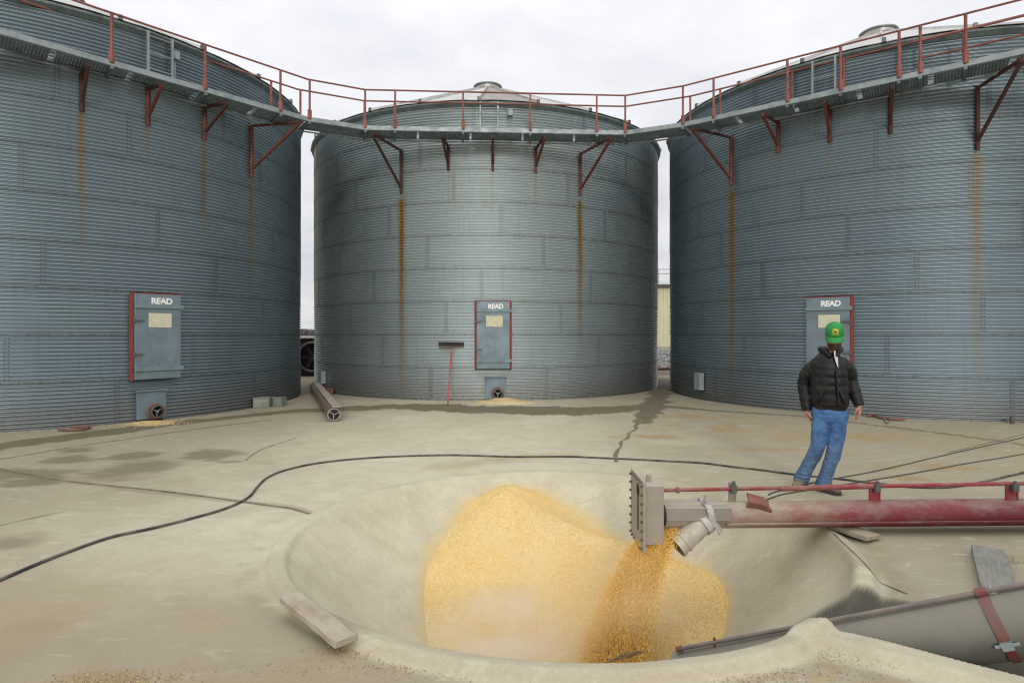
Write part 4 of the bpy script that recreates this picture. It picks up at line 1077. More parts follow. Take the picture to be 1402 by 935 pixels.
# twigs by the intake
M_twig = mat('dry_stalk', (0.22, 0.14, 0.06), 0.9)
tw = MB()
for k in range(7):
    a = at(822 + 6 * k, 908 - 1.2 * k, 3.35 + 0.02 * k); b_ = at(862 + 4 * k, 896 - 1.0 * k, 3.5)
    tw.tube([a, a.lerp(b_, .5) + Vector((0, 0, 0.012 * (k % 3))), b_], 0.004, 5)
tg = tw.build('corn_stalk', M_twig); tag(tg, 'dry broken stalks lying at the near edge of the corn', 'stalks', kind='stuff')

# ------------------------------------------------------------------ hose and wire ropes
def ground_line(name, pts, r, m, label, cat_, lift=0.0):
    P = catmull([G(*p) for p in pts]); 
    for p in P: p.z = float(ground_z(p.x, p.y)) + r + lift
    mb = MB(); mb.tube(P, r, 8); return tag(mb.build(name, m, None, smooth=True), label, cat_)
ground_line('rubber_hose', [(-90, 828), (-40, 811), (0, 796), (45, 777), (90, 759), (150, 738), (205, 726), (260, 712), (310, 697), (340, 682), (352, 668), (366, 655), (390, 645), (430, 636), (480, 630), (540, 626), (620, 624), (700, 626), (780, 626), (850, 629), (905, 632), (960, 635), (1000, 640), (1045, 645), (1090, 651), (1150, 657), (1200, 663), (1250, 668), (1300, 668), (1350, 660), (1402, 648), (1470, 632)],
            0.012, M_hose, 'long black rubber hose snaking over the concrete behind the pit', 'hose')
ground_line('wire_rope', [(1480, 580), (1402, 599), (1300, 622), (1200, 645), (1120, 660), (1052, 676)], 0.007, M_wire, 'thin wire rope on the slab, upper of two running to the right edge', 'wire rope')
ground_line('wire_rope', [(1480, 606), (1402, 622), (1330, 634), (1240, 650), (1150, 665), (1090, 674), (1040, 682)], 0.007, M_wire, 'thin wire rope on the slab, lower of two running to the right edge', 'wire rope')

# ------------------------------------------------------------------ push broom
bp = polar(math.radians(-10.4), R + 0.0, 0) + Vector((BINS[1].x, BINS[1].y, 0))
foot = G(613, 555); head = at(618, 476.5, 14.86)
br = empty('push_broom', foot, 0, 'push broom with red handle leaning head up on the middle bin', 'broom')
M_handle = worn('red_handle', (0.50, 0.075, 0.085), (0.36, 0.06, 0.06), 6, 0.5)
M_bristle = worn('black_bristle', (0.02, 0.02, 0.02), (0.05, 0.045, 0.04), 20, 0.9)
h = head - foot; mb = MB(); mb.tube([Vector((0, 0, 0.01)), h], 0.0155, 10); mb.build('handle', M_handle, br, smooth=SM)
mb = MB(); mb.tube([Vector((0, 0, 0.004)), h * 0.06], 0.02, 10); mb.build('handle_tip', M_bolt, br)
hc = h + Vector((0, 0.0, 0.03))
mb = MB(); mb.box(hc, (0.62, 0.075, 0.05)); mb.build('head_block', M_darkwood, br, bevel=0.006)
mb = MB()
for k in range(30):
    x = -0.30 + 0.6 * k / 29
    for yy in (-0.03, 0, 0.03): mb.bar(hc + Vector((x, yy, 0.02)), hc + Vector((x + random.uniform(-.012, .012), yy * 1.3, 0.115)), 0.022, 0.022)
mb.build('bristles', M_bristle, br)
mb = MB()
for s in (-1, 1): mb.tube([h - h.normalized() * 0.13, hc + Vector((s * 0.15, 0, -0.02))], 0.008, 6)
mb.build('brace', M_wood, br)

# ------------------------------------------------------------------ things lying by the bins
M_brown = worn('brown_steel', (0.17, 0.115, 0.085), (0.10, 0.075, 0.06), 5, 0.6, 0.2)
M_brownlight = worn('grey_brown_steel', (0.34, 0.29, 0.235), (0.25, 0.205, 0.16), 5, 0.7)
a0 = G(457, 577); a1 = Vector((-5.62, 17.3, 0)); d_ = (a1 - a0).normalized(); sdv = Vector((d_.y, -d_.x, 0))
ta = empty('auger_section', a0, 0, 'loose brown auger tube lying on the slab between left and middle bins', 'auger tube')
L = (a1 - a0).length
mb = MB(); mb.tube([Vector((0, 0, 0.13)), d_ * L + Vector((0, 0, 0.13))], 0.112, 20); mb.build('tube', M_brown, ta, smooth=SM)
mb = MB(); mb.bar(d_ * 0.05 + sdv * 0.06 + Vector((0, 0, 0.262)), d_ * L + sdv * 0.06 + Vector((0, 0, 0.262)), 0.16, 0.016); mb.build('tube_cover', M_brownlight, ta)
Rq = Vector((0, 0, 1)).rotation_difference(-d_).to_matrix()
mb = MB(); mb.lathe([(0.100, 0), (0.118, 0), (0.118, 0.03), (0.100, 0.03), (0.100, 0)], Vector((0, 0, 0.13)) + d_ * 0.01, 20, Rq, False)
mb.build('end_ring', M_brownlight, ta)
mb = MB(); mb.lathe([(0.10, 0), (0.10, 0.01)], Vector((0, 0, 0.13)), 16, Rq); mb.build('tube_throat', M_dark, ta)
mb = MB()
for k in range(3):
    q = k * PI / 3 * 2 + 0.4; mb.bar(Vector((0, 0, 0.13)) - d_ * 0.02, Vector((0, 0, 0.13)) - d_ * 0.02 + sdv * 0.1 * math.cos(q) + Vector((0, 0, 0.1 * math.sin(q))), 0.014)
mb.build('flight', M_brownlight, ta)
rb_ = MB(); p0 = G(431, 533); p1 = G(446, 538)
rb_.bar(Vector((0, 0, 0.06)), p1 - p0 + Vector((0.25, -0.4, 0.06)), 0.14, 0.10); rb_.bar(Vector((0, 0.0, 0.13)), p1 - p0 + Vector((0.25, -0.4, 0.13)), 0.18, 0.02)
tag(rb_.build('steel_channel', M_flange, None, loc=p0), 'rusty red steel channel lying behind the loose auger tube', 'steel channel')

# grey green metal boxes at the foot of the left bin
M_gbox = worn('grey_green_steel', (0.24, 0.27, 0.22), (0.18, 0.195, 0.155), 5, 0.6, 0.2)
for (x0, x1, yb, hgt, lab) in ((345, 366, 558.5, .20, 'small grey green metal box at the left bin foot, left of a touching pair'), (367, 387, 556.5, .17, 'small grey green metal box at the left bin foot, right of a touching pair')):
    p = G((x0 + x1) / 2, yb); wd = (x1 - x0) / F * p.y
    root = empty('metal_box', (p.x, p.y + 0.12, 0), 0.25 if x0 < 350 else -0.15, lab, 'metal box', 'metal boxes at the bin foot')
    mb = MB(); mb.box((0, 0, hgt / 2 + 0.003), (wd, 0.24, hgt)); mb.build('box_body', M_gbox, root, bevel=0.008)
    mb = MB(); mb.box((0, 0, hgt + 0.012), (wd * 1.03, 0.26, 0.018)); mb.build('box_lid', M_gbox, root, bevel=0.004)
# red handles
mb = MB(); P = catmull([G(80, 590.5), G(95, 591), G(110, 590.5), G(121, 588), G(120, 586.5), G(100, 587)], 6)
for p in P: p.z = 0.03
c0 = P[0].copy(); mb.tube([p - Vector((c0.x, c0.y, 0)) for p in P], 0.022, 8); o = mb.build('pull_handle', M_flange, None, smooth=True, loc=(c0.x, c0.y, 0)); tag(o, 'bent red pull handle on the slab under the left bin wall', 'handle')
mb = MB(); P = catmull([G(1187, 571.5), G(1196, 571), G(1205, 574), G(1225, 576.5), G(1238, 576)], 6)
for p in P: p.z = 0.035
c0 = P[0].copy(); mb.tube([p - Vector((c0.x, c0.y, 0)) for p in P], 0.024, 8); o = mb.build('pull_handle', M_flange, None, smooth=True, loc=(c0.x, c0.y, 0)); tag(o, 'bent red rod lying on the slab right of the man', 'handle')
mb = MB(); c = G(1214, 580); ringp = [Vector((0.05 * math.cos(k * PI / 8), 0, 0.065 + 0.05 * math.sin(k * PI / 8))) for k in range(17)]
mb.tube(ringp, 0.012, 7); tag(mb.build('ring_bolt', M_bolt, None, smooth=True, loc=c), 'small steel ring bolt standing in the slab right of the man', 'ring bolt')
mb = MB(); c = G(1386, 580); mb.lathe([(.035, 0), (.045, .08), (.04, .12), (.01, .13)], (0, 0, 0), 10); tag(mb.build('valve_stub', M_bolt, None, smooth=SM, loc=c), 'dark stub standing on the slab at the right bin near the picture edge', 'stub')

# ------------------------------------------------------------------ aeration fan in the left gap
fx = at(429, 500, 23.5)
fan = empty('aeration_fan', (fx.x, 23.5, 0), 0.1, 'dark aeration fan housing behind the gap between left and middle bins', 'fan')
M_fan = worn('dark_brown_housing', (0.045, 0.032, 0.028), (0.07, 0.045, 0.035), 4, 0.7)
mb = MB(); mb.box((0, 0.5, 0.72), (2.1, 1.0, 1.44)); hs = mb.build('fan_housing', M_fan, fan, bevel=0.01)
mb = MB(); mb.box((0, 0.48, 1.455), (2.16, 1.06, 0.03)); mb.build('housing_lid', M_wood, fan)
Rx = Matrix.Rotation(PI / 2, 3, 'X')
mb = MB(); mb.lathe([(0.50, 0), (0.60, 0), (0.60, 0.10), (0.56, 0.14), (0.50, 0.10), (0.50, 0)], (0.0, -0.003, 0.74), 32, Rx, False); mb.build('inlet_ring', M_bolt, hs, smooth=SM)
mb = MB(); mb.lathe([(0.49, 0), (0.49, 0.01)], (0, -0.004, 0.74), 28, Rx); mb.build('inlet_throat', M_dark, hs)
for k in range(6):
    q = k * PI / 3; mb = MB(); mb.bar(Vector((0, -0.05, 0.74)), Vector((0.45 * math.cos(q), -0.05, 0.74 + 0.45 * math.sin(q))), 0.14, 0.012, Vector((0.3, 1, 0.2))); mb.build('fan_blade', M_fan, fan)

# far treeline
M_tree = mat('bare_wood', (0.13, 0.125, 0.125), 0.95)
n = 9000; X = RNG.uniform(-420, -60, n); Hh = 4.5 + 3.5 * fbm(X * 0.06, X * 0 + 2, 4); Z = RNG.random(n) ** 1.3 * Hh; Y = 620 + RNG.uniform(-10, 10, n)
P = np.stack([X, Y, Z], -1); tl = inst('treeline', kernels('treeline', P, M_tree, 0.9)); tag(tl, 'far bare wood along the horizon beyond the field', 'wood', kind='stuff')

# ------------------------------------------------------------------ building, gravel in the right gap
bd = empty('metal_building', (13.5, 48, 0), 0, 'pale yellow metal building behind the gap between middle and right bins', 'building')
M_cream = worn('cream_siding', (0.62, 0.60, 0.40), (0.55, 0.53, 0.36), 0.8, 0.6)
M_fnd = worn('foundation', (0.36, 0.29, 0.24), (0.28, 0.23, 0.19), 1, 0.9)
mb = MB(); mb.box((0, 6, 3.05), (16, 12, 4.9)); wl_ = mb.build('wall', M_cream, bd)
mr = MB(); mr.box((0, 0, 0), (0.10, 0.07, 4.9)); rm = mr.mesh('wall_rib', M_cream)
for k in range(53): inst('wall_rib', rm, wl_, (-7.9 + 0.304 * k, -0.03, 3.05))
mb = MB(); mb.box((0, 6, 0.15), (16.1, 12.1, 0.9)); mb.build('foundation', M_fnd, bd)
mb = MB(); mb.add([(-8.3, -0.35, 5.5), (8.3, -0.35, 5.5), (8.3, 6, 6.3), (-8.3, 6, 6.3), (8.3, 12.3, 5.5), (-8.3, 12.3, 5.5), (-8.3, -0.35, 5.38), (8.3, -0.35, 5.38), (8.3, 12.3, 5.38), (-8.3, 12.3, 5.38)], [(0, 1, 2, 3), (3, 2, 4, 5), (6, 7, 1, 0), (6, 9, 8, 7), (0, 3, 5, 9, 6), (1, 7, 8, 4, 2), (4, 8, 9, 5)]); mb.build('roof', M_roof, bd)
M_trim = mat('dark_trim', (0.07, 0.07, 0.07), 0.6)
mb = MB(); mb.box((0, -0.40, 5.40), (16.7, 0.10, 0.16)); mb.build('gutter', M_trim, bd)
mb = MB()
for z in (6.5, 6.85): mb.tube([(-8, 1.5, z), (8, 1.5, z)], 0.035, 6)
for k in range(11): mb.tube([(-8 + 1.6 * k, 1.5, 5.7), (-8 + 1.6 * k, 1.5, 6.85)], 0.03, 6)
mb.build('roof_railing', M_galv, bd)
M_rock = worn('pale_rock', (0.36, 0.345, 0.32), (0.24, 0.225, 0.2), 0.9, 0.95)
n = 5200; X = RNG.uniform(6, 13, n); Y = RNG.uniform(30, 47, n)
Z = -0.15 + 0.45 * sstep(30, 40, Y) + 0.15 * RNG.random(n)
rk = inst('gravel', kernels('gravel', np.stack([X, Y, Z], -1), M_rock, 0.14)); tag(rk, kind='stuff')
# dirt between bins behind the slab
M_mud = worn('mud', (0.12, 0.095, 0.065), (0.20, 0.15, 0.10), 0.8, 0.8)
mb = MB(); nx = 20; vs = []
for j in range(13):
    for k in range(nx + 1):
        x = -9 + 24 * k / nx; y = 23.9 + 0.55 * j; vs.append((x, y, -0.02 - 0.004 * j + 0.07 * (random.random() - .5) * (0 < j < 12)))
mb.add(vs, [(j * (nx + 1) + k, j * (nx + 1) + k + 1, (j + 1) * (nx + 1) + k + 1, (j + 1) * (nx + 1) + k) for j in range(12) for k in range(nx)]); tag(mb.build('mud', M_mud, None, smooth=True), kind='structure')
mb = MB(); mb.tube([(5.0, 25.6, 0.14), (9.0, 25.9, 0.18)], 0.06, 10); mb.tube([(6.72, 25.5, 0.1), (6.75, 25.5, 0.42), (6.9, 25.5, 0.52), (7.0, 25.5, 0.3)], 0.035, 8)
tag(mb.build('rusty_pipe', M_flange, None, smooth=SM), 'rusty pipe lying across the ground behind the right gap', 'pipe')

# PERSON
# ------------------------------------------------------------------ the man
MX, MY = 3.2, 6.35
man = empty('person', (MX, MY, 0), -0.42, 'man in green cap, black quilted jacket and blue jeans looking down at the pit', 'person')
def zz(zx, zy, y=0.0): return Vector(((zx - 216) / 509.7, y, 1.908 - zy / 455.7))
M_skin = mat('skin', (0.36, 0.165, 0.11), 0.55); t = NT(M_skin); t.color(t.mix(t.noise(t.coord('Object'), 22, 4), (0.34, 0.14, 0.09), (0.42, 0.21, 0.145)))
M_jacket = mat('black_nylon', (0.012, 0.013, 0.013), 0.42, 0, 0.3); t = NT(M_jacket); v = t.coord('Object')
fj = t.ramp(t.noise(v, 6, 6, .7), (0.48, (0, 0, 0)), (0.75, (1, 1, 1)))
t.color(t.mix(fj, (0.006, 0.007, 0.0075), (0.035, 0.029, 0.021))); t.rough(t.range(fj, 0, 1, 0.48, 0.85)); t.bump(t.noise(v, 35, 4, .6), 0.5, 0.008)
M_jeans = mat('denim', (0.03, 0.10, 0.26), 0.85); t = NT(M_jeans); v = t.coord('Object'); x, y, z = t.sep(v)
fd = t.ramp(t.noise(v, 7, 5, .65), (0.40, (0, 0, 0)), (0.72, (1, 1, 1)))
cd = t.mix(fd, (0.018, 0.078, 0.225), (0.095, 0.23, 0.43)); cd = t.mix(t.math('MULTIPLY', t.noise(t.scale(v, (4, 4, 1)), 5, 4), t.range(z, 0.75, 0.3, 0.0, 0.5)), cd, (0.19, 0.19, 0.16))
t.color(cd); t.bump(t.noise(t.scale(v, (1, 1, 1.5)), 9, 3, .5, 1.2), 0.8, 0.025)
M_cap = worn('green_cap', (0.012, 0.24, 0.045), (0.02, 0.19, 0.045), 8, 0.7, 0, 0.1)
M_yellow = mat('yellow_emblem', (0.62, 0.45, 0.02), 0.7)
M_capgreen = mat('emblem_green', (0.01, 0.13, 0.03), 0.7)
M_shirt = worn('white_shirt', (0.62, 0.63, 0.66), (0.5, 0.5, 0.55), 9, 0.9)
M_boot = worn('tan_boot', (0.20, 0.145, 0.095), (0.13, 0.10, 0.07), 10, 0.85)
M_sole = mat('boot_sole', (0.05, 0.042, 0.035), 0.9)
M_beard = mat('dark_beard', (0.045, 0.028, 0.02), 0.9)

def ering(c, rx, ry, n=28, rz=0.0, tilt=0.0, p=2.0, mod=None):
    out = []; Rm = Matrix.Rotation(rz, 3, 'Z') @ Matrix.Rotation(tilt, 3, 'X')
    for k in range(n):
        a = 2 * PI * k / n; ca_, sa_ = math.cos(a), math.sin(a); e = 2.0 / p
        f = mod(a) if mod else 1.0
        out.append(Vector(c) + Rm @ Vector((rx * f * math.copysign(abs(ca_) ** e, ca_), ry * f * math.copysign(abs(sa_) ** e, sa_), 0)))
    return out
def limb(mb, pts, radii, sub=10, puff=0.0, period=0.08, n=20, wr=0.0, flat=1.0, seed=0):
    """tapered limb through joints; puff makes quilted rolls, wr makes cloth wrinkles"""
    P = catmull([Vector(p) for p in pts], sub); Rr = catmull([Vector((r, 0, 0)) for r in radii], sub); Rr = [r.x for r in Rr]
    rings = []; s = 0; prev = None
    for i, p in enumerate(P):
        if i: s += (P[i] - P[i - 1]).length
        t_ = (P[min(i + 1, len(P) - 1)] - P[max(i - 1, 0)]).normalized()
        u = Vector((0, -1, 0)); u = (u - t_ * u.dot(t_)).normalized(); w = t_.cross(u)
        f = 1 + puff * (abs(math.sin(PI * s / period)) ** 0.6 - 0.6)
        rg_ = []
        for k in range(n):
            a = 2 * PI * k / n; r = Rr[i] * f
            if wr: r *= 1 + wr * (float(vnoise(np.array(s * 22 + seed), np.array(math.sin(a + 0.6 * s) * 1.8 + 9 + seed))) - 0.5) * 2
            rg_.append(p + u * (math.cos(a) * r * flat) + w * (math.sin(a) * r))
        rings.append(rg_)
    mb.loft(rings); return mb
def remesh(mb, name, m, parent, vox, smooth_it=6):
    me = mb.mesh(name, m); o = bpy.data.objects.new(name, me); COL.objects.link(o)
    r = o.modifiers.new('r', 'REMESH'); r.mode = 'VOXEL'; r.voxel_size = vox
    if smooth_it:
        s = o.modifiers.new('s', 'SMOOTH'); s.iterations = smooth_it; s.factor = 0.5
    bpy.context.view_layer.update()
    me2 = bpy.data.meshes.new_from_object(o.evaluated_get(bpy.context.evaluated_depsgraph_get())); me2.name = name
    o.modifiers.clear(); o.data = me2; bpy.data.meshes.remove(me)
    me2.polygons.foreach_set('use_smooth', [True] * len(me2.polygons)); o.parent = parent; return o

# joints (metres, man's own frame; -y is towards the camera)
hipL, kneeL, ankL = zz(222, 500, 0), zz(200, 655, -0.035), zz(130, 832, 0.06)
hipR, kneeR, ankR = zz(305, 500, 0), zz(283, 665, -0.05), zz(232, 838, -0.02)
shL, elL, wrL = zz(182, 262, 0.02), zz(140, 372, 0.06), zz(153, 487, 0.0)
shR, elR, wrR = zz(338, 255, 0.02), zz(366, 355, 0.07), zz(397, 455, 0.0)
chest = zz(258, 300); neck = zz(268, 205, 0.0)
HC = zz(283, 141, -0.06)                      # head centre
HT = Matrix.Rotation(math.radians(20), 3, 'X')  # bowed forward (towards -y)
def hp(x, y, z): return HC + HT @ Vector((x, y, z))
bd_ = MB()
# trunk, neck
bd_.loft([ering(zz(262, 520), .16, .105), ering(zz(260, 450), .155, .10), ering(zz(258, 360), .145, .10), ering(zz(257, 275), .14, .095), ering(zz(257, 245), .10, .075), ering(zz(262, 222), .06, .06), ering(zz(268, 195, -.01), .056, .058), ering(zz(276, 170, -.03), .054, .056)])
# head: stack of rings in the bowed frame
prof = [(-.118, .030, .030, -.045), (-.105, .048, .048, -.030), (-.08, .060, .072, -.012), (-.05, .068, .085, -.004), (0.0, .074, .094, 0), (.05, .076, .098, .004), (.085, .068, .088, .006), (.11, .045, .06, .008), (.12, .015, .02, .008)]
bd_.loft([[hp(rx * math.cos(2 * PI * k / 24), yo + ry * math.sin(2 * PI * k / 24), z_) for k in range(24)] for (z_, rx, ry, yo) in prof])
bd_.loft([[hp(.013 * s * math.cos(2 * PI * k / 8), -0.090 - .016 * s + .016 * s * math.sin(2 * PI * k / 8), z_) for k in range(8)] for z_, s in ((.02, .5), (-.005, .8), (-.03, 1.3), (-.042, .8))])
for s in (-1, 1): bd_.ell(hp(s * .077, .012, -.015), (.012, .022, .034), 10, 6, HT)
bd_.ell(hp(0, -.083, -.066), (.025, .012, .009), 10, 6, HT)
for s in (-1, 1): bd_.ell(hp(s * .03, -.082, .008), (.016, .01, .008), 8, 6, HT)
# limbs
for h_, k_, a_ in ((hipL, kneeL, ankL), (hipR, kneeR, ankR)): limb(bd_, [h_ + Vector((0, 0, .06)), h_, k_, a_, a_ - Vector((0, 0, .03))], [.07, .082, .055, .038, .036], 6)
for s_, e_, w_ in ((shL, elL, wrL), (shR, elR, wrR)): limb(bd_, [s_ + Vector((0, 0, -.02)), e_, w_, w_ + (w_ - e_).normalized() * .03], [.036, .036, .028, .026], 6, n=12)
# hands
def hand(w_, d, palm_n, thumb_s, curl):
    d = d.normalized(); n_ = (palm_n - d * palm_n.dot(d)).normalized(); s_ = d.cross(n_)
    bd_.loft([[w_ + d * t_ + s_ * (a * math.cos(2 * PI * k / 12)) + n_ * (b2 * math.sin(2 * PI * k / 12)) for k in range(12)] for t_, a, b2 in ((-.01, .024, .018), (.03, .036, .019), (.07, .042, .018), (.095, .040, .015), (.102, .03, .010))])
    for i, L in enumerate((.072, .080, .074, .058)):
        o_ = w_ + d * .088 + s_ * thumb_s * (.030 - .020 * i); p = [o_]; dd = d.copy()
        for j, f in enumerate((.45, .32, .23)):
            ang = curl * (0.5 + 0.55 * j) + 0.08 * i; dd = (d * math.cos(ang) + n_ * math.sin(ang)); p.append(p[-1] + dd * L * f)
        bd_.tube(p, [.0105, .0100, .0092, .0072], 8)
    o_ = w_ + d * .035 + s_ * thumb_s * .030; q1 = o_ + (d * .6 + s_ * thumb_s * .6 + n_ * .4).normalized() * .034; q2 = q1 + (d * .9 + s_ * thumb_s * .1 + n_ * .5).normalized() * .03; q3 = q2 + (d + n_ * .5).normalized() * .022
    bd_.tube([o_, q1, q2, q3], [.015, .0125, .011, .008], 8)
hand(wrL, zz(166, 553, -.02) - wrL, Vector((.8, -.1, 0)), 1, 0.55)
hand(wrR, zz(401, 520, -.03) - wrR, Vector((-.75, .2, 0)), -1, 0.55)
body = remesh(bd_, 'body', M_skin, man, 0.0052, 2)

# jeans: hips and two legs
jn = MB()
jn.loft([ering(zz(262, 455, .0), .160, .115, 32), ering(zz(262, 490, .0), .165, .120, 32), ering(zz(261, 515, .0), .163, .12, 32), ering(zz(260, 538), .145, .105, 32), ering(zz(258, 550), .09, .07, 32)])
limb(jn, [hipL + Vector((0, 0, .06)), hipL + Vector((.0, 0, -.04)), kneeL + Vector((.012, 0, .0)), kneeL.lerp(ankL, .6), ankL + Vector((0, 0, .03)), ankL + Vector((-.01, 0, -.03))], [.085, .092, .073, .068, .068, .075], 9, n=28, wr=.09)
limb(jn, [hipR + Vector((0, 0, .06)), hipR + Vector((.0, 0, -.04)), kneeR + Vector((.0, 0, .0)), kneeR.lerp(ankR, .6), ankR + Vector((0, 0, .03)), ankR + Vector((-.005, 0, -.03))], [.080, .088, .072, .067, .068, .076], 9, n=28, wr=.09, seed=5)
# bunched folds above the boots, behind the knees
for a_, k_, sd_ in ((ankL, kneeL, 0), (ankR, kneeR, 3)):
    for j in range(4):
        c = a_.lerp(k_, .03 + .09 * j); jn.loft([ering(c + Vector((random.uniform(-.006, .006), 0, dz_)), r_, r_, 20, 0, random.uniform(-.25, .25)) for dz_, r_ in ((-.022, .060), (-.007, .078 - .003 * j), (.007, .077 - .003 * j), (.022, .060))])
remesh(jn, 'jeans', M_jeans, man, 0.0065, 2)

# quilted jacket
jk = MB()
TOR = [(500, .178, .125), (470, .205, .145), (452, .215, .152), (400, .218, .155), (340, .215, .152), (290, .212, .145), (262, .196, .130), (246, .168, .118), (230, .128, .10), (214, .09, .08)]
rings = []; zs = np.linspace(486, 216, 70)
tx = np.array([a[0] for a in TOR][::-1], float); trx = np.array([a[1] for a in TOR][::-1]); tryy = np.array([a[2] for a in TOR][::-1])
for q in zs:
    rx = float(np.interp(q, tx, trx)); ry = float(np.interp(q, tx, tryy))
    f = abs(math.sin(PI * (q - 20) / 39.0)) ** 0.55; hem = 1 if q > 462 else 0
    def mod(a, f=f, q=q, hem=hem):
        if hem: return 0.95 + 0.008 * math.cos(40 * a)
        col = abs(math.sin(a * 5.0 + 0.3)) ** 0.5
        return 0.955 + 0.055 * f * (0.55 + 0.45 * col) + 0.02 * (float(vnoise(np.array(a * 4 + 3), np.array(q * .06))) - .5)
    cxq = 258 + (q - 300) * 0.035
    rings.append(ering(zz(cxq, q, 0.0), rx * 0.83, ry * 0.90, 72, 0, 0, 2.35, mod))
jk.loft(rings)
for s_, e_, w_, sg in ((shL, elL, wrL, -1), (shR, elR, wrR, 1)):
    limb(jk, [s_ + Vector((-sg * .085, 0, .005)), s_ + Vector((-sg * .02, 0, -.03)), s_.lerp(e_, .5) + Vector((sg * .010, .0, 0)), e_, e_.lerp(w_, .55), w_ + (e_ - w_) * .10, w_ + (w_ - e_) * .05], [.050, .061, .064, .062, .058, .052, .044], 11, puff=.10, period=.085, n=28, wr=.03, seed=sg + 3)
    limb(jk, [w_ + (e_ - w_) * .10, w_ + (e_ - w_) * .04, w_ + (w_ - e_) * .07], [.052, .050, .046], 5, n=20)
# standing collar, open at the front
for s in (-1, 1):
    P = [zz(266, 212, .075), zz(266 + s * 28, 204, .06), zz(266 + s * 44, 202, -.01), zz(270 + s * 30, 208, -.075), zz(277 + s * 15, 236, -.118)]
    limb(jk, P, [.032, .034, .036, .033, .02], 6, n=12)
jacket = remesh(jk, 'jacket', M_jacket, man, 0.0058, 1)
# zip placket and pocket welts
mb = MB(); 
def front_y(q): return -float(np.interp(q, tx, tryy)) * 1.005
zp = [zz(284 + (q - 240) * 0.07, q, front_y(q) - 0.004) for q in range(292, 470, 12)]
mb.tube(zp, 0.010, 8)
mb.build('zip_placket', M_jacket, jacket, smooth=True)
for s in (-1, 1):
    mb = MB(); mb.tube([zz(266 + s * 40, 392, front_y(392) * .94), zz(266 + s * 52, 425, front_y(425) * .90), zz(266 + s * 64, 452, front_y(450) * .82)], 0.011, 7); mb.build('pocket_welt', M_jacket, jacket, smooth=True)
# white shirt showing in the open neck
mb = MB(); pts = [zz(278, 205, -.10), zz(296, 205, -.10), zz(297, 240, -.135), zz(297, 285, -.158), zz(290, 270, -.15), zz(281, 238, -.135)]
mb.add(pts + [p + Vector((0, .02, 0)) for p in pts], [(0, 1, 2, 3, 4, 5), (11, 10, 9, 8, 7, 6)] + [(k, (k + 1) % 6, (k + 1) % 6 + 6, k + 6) for k in range(6)]); mb.build('shirt', M_shirt, man)
# beard and hair
mb = MB(); mb.loft([[hp(rx * math.cos(PI + PI * k / 11), yo + ry * math.sin(PI + PI * k / 11), z_) for k in range(12)] + [hp(rx * .7 * math.cos(2 * PI - PI * k / 11), yo + .5 * ry * math.sin(2 * PI - PI * k / 11), z_) for k in range(12)] for z_, rx, ry, yo in ((-.128, .028, .036, -.05), (-.11, .054, .058, -.032), (-.085, .066, .080, -.012), (-.062, .070, .088, -.006), (-.045, .06, .082, -.004))])
remesh(mb, 'beard', M_beard, man, 0.006, 3)
mb = MB(); mb.loft([[hp(rx * math.cos(-0.25 + (PI + .5) * k / 15), .004 + ry * math.sin(-0.25 + (PI + .5) * k / 15), z_) for k in range(16)] + [hp(rx * .8 * math.cos(PI + .25 - (PI + .5) * k / 15), .004 + ry * .8 * math.sin(PI + .25 - (PI + .5) * k / 15), z_) for k in range(16)] for z_, rx, ry in ((-.06, .066, .086), (-.03, .078, .098), (.03, .081, .103))]); mb.build('hair', M_beard, man, smooth=True)
# cap: crown, button and brim
mb = MB(); rings = []
for z_, rx, ry, yo in ((.022, .086, .108, .0), (.045, .088, .110, .0), (.075, .087, .108, .0), (.105, .080, .098, .003), (.128, .064, .078, .008), (.142, .042, .05, .012), (.148, .015, .02, .014)):
    rings.append([hp(rx * math.cos(2 * PI * k / 36), yo + ry * math.sin(2 * PI * k / 36), z_ + 0.012 * max(0, -math.sin(2 * PI * k / 36)) * (z_ > .05)) for k in range(36)])
mb.loft(rings); capo = mb.build('cap', M_cap, man, smooth=True)
mb = MB(); up = []; lo = []
top = []; bot = []
nr, na = 6, 20
for j in range(nr + 1):
    f = j / nr
    for k in range(na + 1):
        a = -1.15 + 2.3 * k / na
        rx, ry = .087 + .004 * f, .108 + .068 * f * math.cos(a) ** 0.6
        x = rx * math.sin(a); y = -ry * math.cos(a)
        z_ = .030 - .030 * f - 3.2 * x * x * (0.3 + 0.7 * f)
        top.append(hp(x, y, z_)); bot.append(hp(x, y, z_ - .006))
n1 = na + 1; off = len(top)
fs = [(j * n1 + k, j * n1 + k + 1, (j + 1) * n1 + k + 1, (j + 1) * n1 + k) for j in range(nr) for k in range(na)]
fs += [tuple(off + q for q in reversed(f_)) for f_ in fs]
fs += [(nr * n1 + k, nr * n1 + k + 1, off + nr * n1 + k + 1, off + nr * n1 + k) for k in range(na)]
fs += [(j * n1 + e, (j + 1) * n1 + e, off + (j + 1) * n1 + e, off + j * n1 + e) for j in range(nr) for e in (0, na)]
mb.add(top + bot, fs); mb.build('brim', M_cap, capo, smooth=SM)
mb = MB(); mb.ell(hp(0, .014, .150), (.009, .009, .005), 10, 6, HT); mb.build('cap_button', M_cap, capo)
